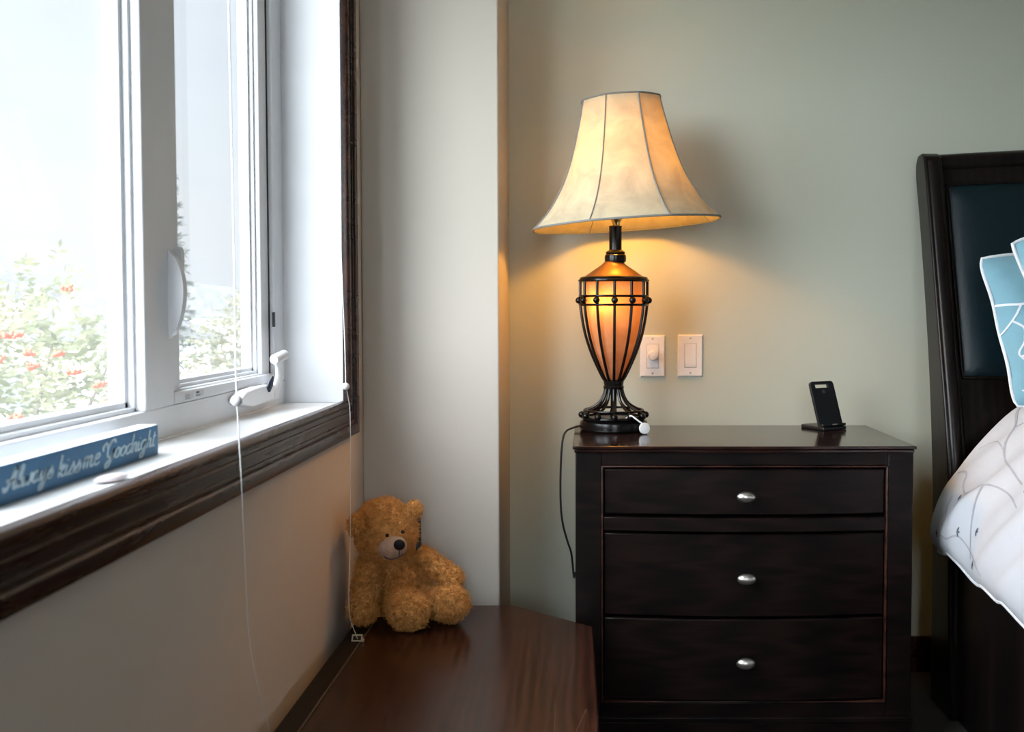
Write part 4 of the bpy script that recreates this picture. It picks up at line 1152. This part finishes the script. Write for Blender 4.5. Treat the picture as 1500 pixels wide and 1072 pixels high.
duvet = tag(dvo, 'white quilted duvet with grey branch print hanging over the bed edge', 'duvet')
pip = MB(); pip.tube([G_[k][0] + Vector((0.0, 0, -0.002)) for k in range(0, len(G_), 1)], 0.0035, 8); pip.build('edge_piping', M['piping'], duvet)
pip = MB(); pip.tube([G_[k][-1] + Vector((0.0, 0, -0.002)) for k in range(0, len(G_), 1)], 0.0035, 8)
pip.build('edge_piping', M['piping'], duvet)

# pillows -----------------------------------------------------------
def pillow(name, center, ux, uy, w_, h_, puff, label, group, seedv, branches, leaves, corner=0.02):
    nn = ux.cross(uy).normalized()
    t = thing(name, center, label, 'pillow', group)
    n = 44
    def outline(u, v_):
        # corners stick out, sides bow inwards slightly
        su = 1 - 0.025 * (1 - v_ * v_) - 0.03 * (abs(u) * abs(v_)) ** 8; sv = 1 - 0.03 * (1 - u * u) - 0.03 * (abs(u) * abs(v_)) ** 8
        return u * su * w_ / 2, v_ * sv * h_ / 2
    def surf(u, v_, side):
        x, y = outline(u, v_)
        th = puff * max(0, (1 - abs(u) ** 2.6)) ** 0.62 * max(0, (1 - abs(v_) ** 2.6)) ** 0.62
        rip = 0.010 * noise.noise(Vector((u * 3 + seedv, v_ * 6, side))) + 0.007 * noise.noise(Vector((u * 3 - v_ * 4, v_ * 13 + seedv, side))) 
        edge = (1 - max(abs(u), abs(v_)) ** 6)
        return center + ux * x + uy * y + nn * side * (th + rip * edge)
    m = MB()
    for side in (1, -1):
        m.grid([[surf(-1 + 2 * i / n, -1 + 2 * j / n, side) for j in range(n + 1)] for i in range(n + 1)])
    def fn(u, v_):
        p = surf(u, v_, 1); a_ = surf(u + 0.01, v_, 1); b_ = surf(u, v_ + 0.01, 1); q = (a_ - p).cross(b_ - p).normalized()
        if q.dot(nn) < 0: q = -q
        return p, q
    for pth, ww in branches: surf_ribbon(fn, pth, ww, ww * 0.7, m, 1, 0.0012)
    for (u, v_, a_, ln, wd) in leaves: surf_leaf(fn, u, v_, a_, ln, wd, m, 1)
    c_ = m.build('cover', M['pillow'], t, extra=(M['piping'],), angle=75)
    per = [(-1 + 2 * k / 30, -1) for k in range(30)] + [(1, -1 + 2 * k / 30) for k in range(30)] + [(1 - 2 * k / 30, 1) for k in range(30)] + [(-1, 1 - 2 * k / 30) for k in range(30)]
    pts = []
    for u, v_ in per:
        x, y = outline(u, v_); pts.append(center + ux * x + uy * y + nn * 0.004 * math.sin(u * 9 + v_ * 7 + seedv))
    MB().tube(pts, 0.0042, 8, closed=True).build('piping', M['piping'], t)
    return t
# sham leaning on the headboard
tl = PY(1432, 376, 2.46); bl = PY(1486, 598, 2.36)
uy = (tl - bl); Hh = uy.length; uy.normalize()
ux = Vector((1, 0.0, 0)); ux = (ux - uy * ux.dot(uy)).normalized()
ux = (Matrix.Rotation(R(3), 3, 'Y') @ ux).normalized()
Wp = 0.70
cen = (tl + bl) / 2 + ux * Wp / 2
pillow('pillow', cen, ux, uy, Wp, Hh, 0.075, 'blue pillow with white branch embroidery leaning on the leather headboard', 'blue pillows on the bed', 1.3,
       [([(-1.0, .32), (-.94, .30), (-.86, .27), (-.80, .30), (-.74, .42), (-.66, .55), (-.55, .62), (-.4, .8)], 0.0030),
        ([(-.86, .27), (-.90, .15), (-.96, .02), (-1.0, -.06)], 0.0026),
        ([(-.93, .08), (-.88, -.02), (-.885, -.18), (-.93, -.32), (-.92, -.40), (-.86, -.52), (-.82, -.60)], 0.0026),
        ([(-.92, -.38), (-.80, -.40), (-.72, -.38)], 0.0026),
        ([(-.95, -.80), (-.85, -.86), (-.7, -.84)], 0.002), ([(-.2, .6), (0, .2), (.2, .3), (.5, .0)], 0.003)],
       [(-.80, -.60, 0.4, .16, 0.010), (-.80, -.62, -1.9, .20, 0.009), (-.74, -.30, 0.5, .14, 0.010), (-.3, .2, .8, .2, .012)])
# second pillow in front, turned on its corner
tl2 = PY(1477, 356, 2.31)
a1 = R(40)
uy2 = Vector((math.sin(R(24)) * -1, 0.22, math.cos(R(24)))).normalized()
ux2 = Vector((math.cos(R(-38)), 0.0, math.sin(R(-38)))).normalized()
ux2 = Vector((0.93, -0.08, 0.36)).normalized(); uy2 = Vector((-0.38, 0.25, 0.90)); uy2 = (uy2 - ux2 * uy2.dot(ux2)).normalized()
S2 = 0.42
cen2 = tl2 + ux2 * S2 / 2 - uy2 * S2 / 2
pillow('pillow', cen2, ux2, uy2, S2, S2, 0.07, 'small blue pillow with white piping peeking over the leaning branch pillow', 'blue pillows on the bed', 4.1,
       [([(-.95, -.6), (-.8, -.7), (-.7, -.9)], 0.0028), ([(-.2, -.2), (0, 0), (.3, .1)], 0.003)], [])

# ------------------------------------------------------------------ teddy bear
bear = thing('teddy_bear', (-0.43, 2.28, ZCH), 'curly honey brown teddy bear sitting in the wall corner on the chest', 'teddy bear')
bp = MB()
def ell(px_, py_, Y, r, rot=None): bp.sphere(PY(px_, py_, Y), r, 28, 18, rot)
def limb(a_, b_, ra, rb):
    n = 10
    for i in range(n + 1):
        t = i / n; bp.sphere(a_.lerp(b_, t), ra + (rb - ra) * t, 20, 12)
HC = PY(566, 778, 2.27)
bp.sphere(HC, (0.068, 0.062, 0.062), 32, 20)
bp.sphere(PY(562, 766, 2.275), (0.060, 0.056, 0.055), 28, 16)
BCt = PY(584, 846, 2.32)
bp.sphere(BCt, (0.066, 0.062, 0.072), 32, 20)
bp.sphere(PY(590, 868, 2.315), (0.068, 0.060, 0.058), 32, 20)
limb(PY(541, 826, 2.27), PY(531, 892, 2.205), 0.027, 0.031)
limb(PY(619, 816, 2.31), PY(663, 846, 2.275), 0.025, 0.023)
limb(PY(580, 880, 2.27), PY(597, 890, 2.215), 0.034, 0.039)
bp.sphere(PY(599, 893, 2.190), (0.045, 0.036, 0.043), 24, 16)
limb(PY(618, 876, 2.29), PY(656, 884, 2.245), 0.030, 0.035)
bp.sphere(PY(660, 882, 2.225), (0.041, 0.034, 0.0375), 24, 16)
for (ex, ey, eY, rx, rz, ra) in ((521, 768, 2.205, 0.0165, 0.024, 8), (605, 746, 2.268, 0.021, 0.019, -20)):
    bp.sphere(PY(ex, ey, eY), (rx, 0.012, rz), 18, 12, Matrix.Rotation(R(ra), 3, 'Y'))
zmin = ZCH + 0.004
bp.v = [(x, y, max(z_, zmin)) for (x, y, z_) in bp.v]
tmp = bp.build('bear_core', M['fur'])
rm = tmp.modifiers.new('r', 'REMESH'); rm.mode = 'VOXEL'; rm.voxel_size = 0.0045
smo = tmp.modifiers.new('s', 'SMOOTH'); smo.iterations = 5; smo.factor = 0.5
bpy.context.view_layer.update()
dg = bpy.context.evaluated_depsgraph_get()
core = bpy.data.meshes.new_from_object(tmp.evaluated_get(dg))
nvv = len(core.vertices)
cv = np.empty(nvv * 3); core.vertices.foreach_get('co', cv); cv = cv.reshape(-1, 3)
cn = np.empty(nvv * 3); core.vertices.foreach_get('normal', cn); cn = cn.reshape(-1, 3)
core_faces = [tuple(p.vertices) for p in core.polygons]
areas = np.array([p.area for p in core.polygons])
bpy.data.objects.remove(tmp, do_unlink=True)
rs = np.random.RandomState(3)
MC = np.array(PY(575, 802, 2.218)); MR = np.array([0.034, 0.026, 0.027])
NT = 17000
fi = rs.choice(len(core_faces), NT, p=areas / areas.sum())
quad = np.array([(f[0], f[1], f[2], f[3]) if len(f) == 4 else (f[0], f[1], f[2], f[2]) for f in core_faces])
wts = rs.dirichlet((1, 1, 1, 1), NT)
pos = np.einsum('nk,nkd->nd', wts, cv[quad[fi]]); nor = np.einsum('nk,nkd->nd', wts, cn[quad[fi]])
nor /= np.linalg.norm(nor, axis=1)[:, None] + 1e-9
dm = (pos - MC) / (MR * 1.0)
keep = (np.sum(dm * dm, axis=1) > 1.0)
for (ex, ey) in ((567, 784), (590, 779)):
    ep = np.array(PY(ex, ey, 2.213)); keep &= np.linalg.norm((pos - ep) * np.array([1, .5, 1]), axis=1) > 0.008
pos, nor = pos[keep], nor[keep]; n = len(pos)
rt = rs.normal(size=(n, 3)); tan = np.cross(nor, rt); tan /= np.linalg.norm(tan, axis=1)[:, None] + 1e-9
bit = np.cross(nor, tan)
ln = rs.uniform(0.0065, 0.0115, n)[:, None]
# clump field: neighbouring tufts bend the same way
ph = 14 * (pos[:, :1] * 9 + pos[:, 2:3] * 7) + 5 * np.sin(pos[:, :1] * 90) + 5 * np.sin(pos[:, 2:3] * 80 + pos[:, 1:2] * 60)
sway = np.cos(ph) * tan * .35 + rs.normal(scale=0.35, size=(n, 3)); sway[:, 2] -= 0.25
rings = []
K = 5; rad0 = rs.uniform(0.0015, 0.0025, n)[:, None]
for k in range(K):
    t = k / (K - 1); curl = 0.0040 * t
    ctr = pos - nor * 0.001 + nor * ln * (t - 0.35 * t * t) + sway * ln * t * t * 0.9 + tan * curl * np.sin(6.5 * t) + bit * curl * np.cos(6.5 * t)
    ctr[:, 2] = np.maximum(ctr[:, 2], ZCH + 0.0012); ctr[:, 0] = np.maximum(ctr[:, 0], XW + 0.003); ctr[:, 1] = np.minimum(ctr[:, 1], YP - 0.004)
    rad = rad0 * (1 - 0.75 * t)
    for s in range(3):
        a = 2 * PI * s / 3 + 2.0 * t; rings.append(ctr + (tan * math.cos(a) + bit * math.sin(a)) * rad)
V = np.stack(rings, axis=1).reshape(-1, 3)     # n*(3K)
off = np.arange(n)[:, None] * (3 * K)
fl = []
for k in range(K - 1):
    for s in range(3):
        s2 = (s + 1) % 3; fl.append([k * 3 + s, k * 3 + s2, (k + 1) * 3 + s2, (k + 1) * 3 + s])
fl = np.array(fl); Fq = (off[:, None, :] + fl[None, :, :]).reshape(-1, 4) + nvv
allv = np.concatenate([cv, V]); allf = core_faces + [tuple(x) for x in Fq.tolist()]
me = bpy.data.meshes.new('body'); me.from_pydata(allv.tolist(), [], allf); me.materials.append(M['fur'])
me.polygons.foreach_set('use_smooth', [True] * len(me.polygons))
bo = bpy.data.objects.new('body', me); COL.objects.link(bo); bo.parent = bear; bo.matrix_parent_inverse = parent_world(bear).inverted()
MB().sphere(Vector(MC.tolist()), (0.0325, 0.026, 0.0265), 32, 20, Matrix.Rotation(R(-12), 3, 'Y')).build('muzzle', M['muzzle'], bear)
NP_ = PY(585, 798, 2.190)
MB().sphere(NP_, (0.0125, 0.0085, 0.0118), 24, 14).build('nose', M['nose'], bear)
mp_ = [PY(585, 806, 2.187), PY(585, 811, 2.189), PY(584, 816, 2.192)]
MB().tube(catmull(mp_, 4), 0.0011, 6).build('mouth_stitch', M['mouth'], bear)
MB().tube(catmull([PY(562, 814, 2.20), PY(567, 818, 2.197), PY(575, 819, 2.194), PY(584, 816, 2.192), PY(592, 811, 2.197)], 4), 0.0009, 6).build('mouth_stitch', M['mouth'], bear)
for (ex, ey) in ((567, 784), (590, 779)):
    MB().sphere(PY(ex, ey, 2.2105), 0.0042, 16, 10).build('eye', M['eye'], bear)
tgm = MB(); ta = [PY(608, 757, 2.29), PY(614, 758, 2.29), PY(615, 800, 2.285), PY(609, 807, 2.285)]
tgm.prism(ta, (0.002, 0.012, 0)); tgm.build('cloth_tag', M['tag_dark'], bear, bevel=0.0004)

# ------------------------------------------------------------------ outside
GZ = -2.9
struct(MB().box((-90, -40, GZ - 0.1), (XO - 0.3, 110, GZ)).build('ground_outside', M['lawn'], smooth=False), 'pale lawn outside the window', 'lawn')
def leaf_verts(mb, p, d, s_len, wd, rg):
    d = d.normalized(); s = d.cross(Vector((rg.gauss(0, 1), rg.gauss(0, 1), rg.gauss(0, 1)))).normalized()
    mb.add([p, p + d * s_len * .5 + s * wd, p + d * s_len, p + d * s_len * .5 - s * wd], [(0, 1, 2, 3)])
def rowan(cx_, cy_, cz_, rx, ry, rz, nleaf, label, mat, seed, berries=0, group='garden shrubs outside the window'):
    rg = random.Random(seed)
    t = thing('garden_tree', (cx_, cy_, GZ), label, 'tree', group)
    tr = MB(); tr.tube([Vector((cx_, cy_, GZ - .05)), Vector((cx_ + .1, cy_, GZ + 1.0)), Vector((cx_, cy_ + .1, cz_))], [0.13, 0.10, 0.05], 8)
    tips = []
    for k in range(9):
        a = rg.uniform(0, 6.28); e = rg.uniform(-.2, 1.2)
        p1 = Vector((cx_ + rx * .85 * math.cos(a) * math.cos(e), cy_ + ry * .85 * math.sin(a) * math.cos(e), cz_ + rz * .85 * math.sin(e)))
        p0 = Vector((cx_, cy_, cz_ - rz * 0.4)); tr.tube([p0, p0.lerp(p1, .5) + Vector((0, 0, .15)), p1], [0.04, 0.025, 0.008], 6)
    tr.build('trunk', M['bark'], t)
    lf = MB()
    for k in range(nleaf):
        while True:
            v = Vector((rg.uniform(-1, 1), rg.uniform(-1, 1), rg.uniform(-1, 1)))
            if 0.35 < v.length < 1: break
        lump = 1 + 0.22 * noise.noise(v * 3.0 + Vector((seed, 0, 0)))
        p = Vector((cx_ + v.x * rx * lump, cy_ + v.y * ry * lump, cz_ + v.z * rz * lump))
        # a pinnate leaf: a stalk of paired leaflets
        d = (v + Vector((rg.gauss(0, .6), rg.gauss(0, .6), rg.gauss(-.2, .5)))).normalized(); sd = d.cross(Vector((0, 0, 1)))
        if sd.length < .01: sd = Vector((1, 0, 0))
        sd.normalize()
        for q in range(3):
            for sg in (-1, 1):
                leaf_verts(lf, p + d * (0.05 * q), sd * sg + d * .4, 0.075, 0.017, rg)
        leaf_verts(lf, p + d * 0.14, d, 0.08, 0.018, rg)
    lf.build('foliage', mat, t, smooth=False)
    for k in range(berries):
        a = rg.uniform(-0.5, 2.0); e = rg.uniform(-.9, 1.2)
        dirv = Vector((rg.uniform(0.0, 1.0), -abs(rg.gauss(.6, .35)), rg.uniform(-.6, .95))).normalized()
        c = Vector((cx_ + dirv.x * rx * 1.12, cy_ + dirv.y * ry * 1.12, cz_ + dirv.z * rz * 1.06))
        bm_ = MB(); bm_.sphere(c, (0.03, 0.03, 0.018), 8, 6)
        for q in range(13):
            bm_.sphere(c + Vector((rg.uniform(-.03, .03), rg.uniform(-.03, .03), rg.uniform(-.016, .016))), 0.012, 6, 4)
        bm_.build('berry_cluster', M['berry'], t)
    return t
rowan(-4.1, 6.9, -0.68, 1.55, 1.7, 1.95, 3400, 'leafy rowan tree with red berry clusters outside the fixed pane', M['leaf'], 11, 98)
rowan(-3.1, 10.2, -0.45, 0.95, 1.2, 1.75, 2300, 'pale leafy garden shrub seen through the casement pane', M['leaf_dry'], 23, 10)
# spruce between the panes
sp_ = thing('spruce_tree', (-5.78, 14.0, GZ), 'tall thin spruce tree rising behind the window mullion', 'tree')
tr = MB(); tr.tube([Vector((-5.78, 14, GZ - .05)), Vector((-5.78, 14, 3.05))], [0.14, 0.02], 8); tr.build('trunk', M['bark'], sp_)
nd_ = MB(); rg = random.Random(9)
for k in range(170):
    z_ = GZ + 0.8 + (2.95 - GZ - 0.8) * k / 170; r_ = 0.06 + 0.62 * (1 - (k / 170)) ** 0.8; a = k * 2.4
    p0 = Vector((-5.78, 14, z_)); p1 = p0 + Vector((math.cos(a) * r_, math.sin(a) * r_, -0.18 * r_ + 0.05))
    for q in range(26):
        t = rg.uniform(.1, 1); p = p0.lerp(p1, t); d = (p1 - p0).normalized() + Vector((rg.gauss(0, .7), rg.gauss(0, .7), rg.gauss(0, .5)))
        leaf_verts(nd_, p, d, 0.13, 0.012, rg)
nd_.build('foliage', M['needle'], sp_, smooth=False)
def house(cx_, cy_, w_, d_, hw, hr, label, ang):
    t = thing('house', (cx_, cy_, GZ), label, 'house', 'houses beyond the garden')
    rot = Matrix.Translation((cx_, cy_, GZ)) @ Matrix.Rotation(ang, 4, 'Z')
    MB().box((-w_ / 2, -d_ / 2, -.05), (w_ / 2, d_ / 2, hw), rot).build('walls', M['house_wall'], t, smooth=False)
    m = MB(); e = 0.35
    m.prism([rot @ Vector(p) for p in ((-w_ / 2 - e, -d_ / 2 - e, hw), (w_ / 2 + e, -d_ / 2 - e, hw), (0, -d_ / 2 - e, hw + hr))], (rot.to_3x3() @ Vector((0, d_ + 2 * e, 0))))
    m.build('roof', M['house_roof'], t, smooth=False)
    for xx in (-w_ * .28, w_ * .22):
        for zz in (0.9, 3.4):
            if zz + 1.2 < hw:
                f = MB().box((xx - .55, -d_ / 2 - .05, zz), (xx + .55, -d_ / 2 + .02, zz + 1.25), rot).build('window', M['white_vinyl'], t)
                MB().box((xx - .47, -d_ / 2 - .06, zz + .08), (xx + .47, -d_ / 2 - .03, zz + 1.17), rot).build('pane', M['house_glass'], f)
h1 = ray(150, 430) * 34
house(h1.x, 34, 7, 7, 3.0, 1.5, 'pale house with grey roof beyond the rowan tree', R(18))
h2 = ray(10, 430) * 64
house(h2.x, 64, 9, 8, 4.6, 1.7, 'distant pale house at the left edge of the window view', R(30))
h3 = ray(318, 440) * 52
house(h3.x, 52, 8, 7, 3.6, 1.6, 'pale house with grey gable seen through the casement', R(8))

# ------------------------------------------------------------------ sky
wd = bpy.data.worlds.new('sky'); SC.world = wd; wd.use_nodes = True
nt = wd.node_tree; nt.nodes.clear()
out = nt.nodes.new('ShaderNodeOutputWorld'); bg = nt.nodes.new('ShaderNodeBackground')
tc = N(nt, 'ShaderNodeTexCoord')
nz = N(nt, 'ShaderNodeTexNoise', Scale=2.6, Detail=6.0, Roughness=0.55, Distortion=0.4)
mp = N(nt, 'ShaderNodeMapping'); mp.inputs['Scale'].default_value = (1, 1, 2.2)
L(nt, tc.outputs['Generated'], mp.inputs['Vector']); L(nt, mp.outputs['Vector'], nz.inputs['Vector'])
cr = N(nt, 'ShaderNodeValToRGB')
cr.color_ramp.elements[0].position = 0.38; cr.color_ramp.elements[1].position = 0.62
cr.color_ramp.elements[0].color = (0.80, 0.89, 1.0, 1); cr.color_ramp.elements[1].color = (0.93, 0.97, 1.0, 1)
L(nt, nz.outputs['Fac'], cr.inputs['Fac'])
# veiled sun: a broad bright patch of cloud behind and to the left of the house
SUN = Vector((-0.64, -0.61, 0.47)).normalized()
dp = N(nt, 'ShaderNodeVectorMath', operation='DOT_PRODUCT'); dp.inputs[1].default_value = SUN
nrmn = N(nt, 'ShaderNodeVectorMath', operation='NORMALIZE'); L(nt, tc.outputs['Generated'], nrmn.inputs[0])
L(nt, nrmn.outputs['Vector'], dp.inputs[0])
gr = N(nt, 'ShaderNodeMapRange', interpolation_type='SMOOTHSTEP')
gr.inputs[1].default_value = -0.1; gr.inputs[2].default_value = 1.0; gr.inputs[3].default_value = 0.92; gr.inputs[4].default_value = 16.5
L(nt, dp.outputs['Value'], gr.inputs[0])
L(nt, cr.outputs['Color'], bg.inputs['Color']); L(nt, gr.outputs[0], bg.inputs['Strength'])
L(nt, bg.outputs[0], out.inputs['Surface'])
wd.cycles.sampling_method = 'MANUAL'; wd.cycles.sample_map_resolution = 512

# ------------------------------------------------------------------ view
vs = SC.view_settings
vs.view_transform = 'Standard'; vs.look = 'None'; vs.gamma = 1.0; vs.use_curve_mapping = False
vs.exposure = -0.08
cy = SC.cycles
cy.use_denoising = True
cy.max_bounces = 10; cy.diffuse_bounces = 6; cy.transparent_max_bounces = 16; cy.glossy_bounces = 4
cy.sample_clamp_indirect = 6.0
cy.caustics_reflective = False; cy.caustics_refractive = False
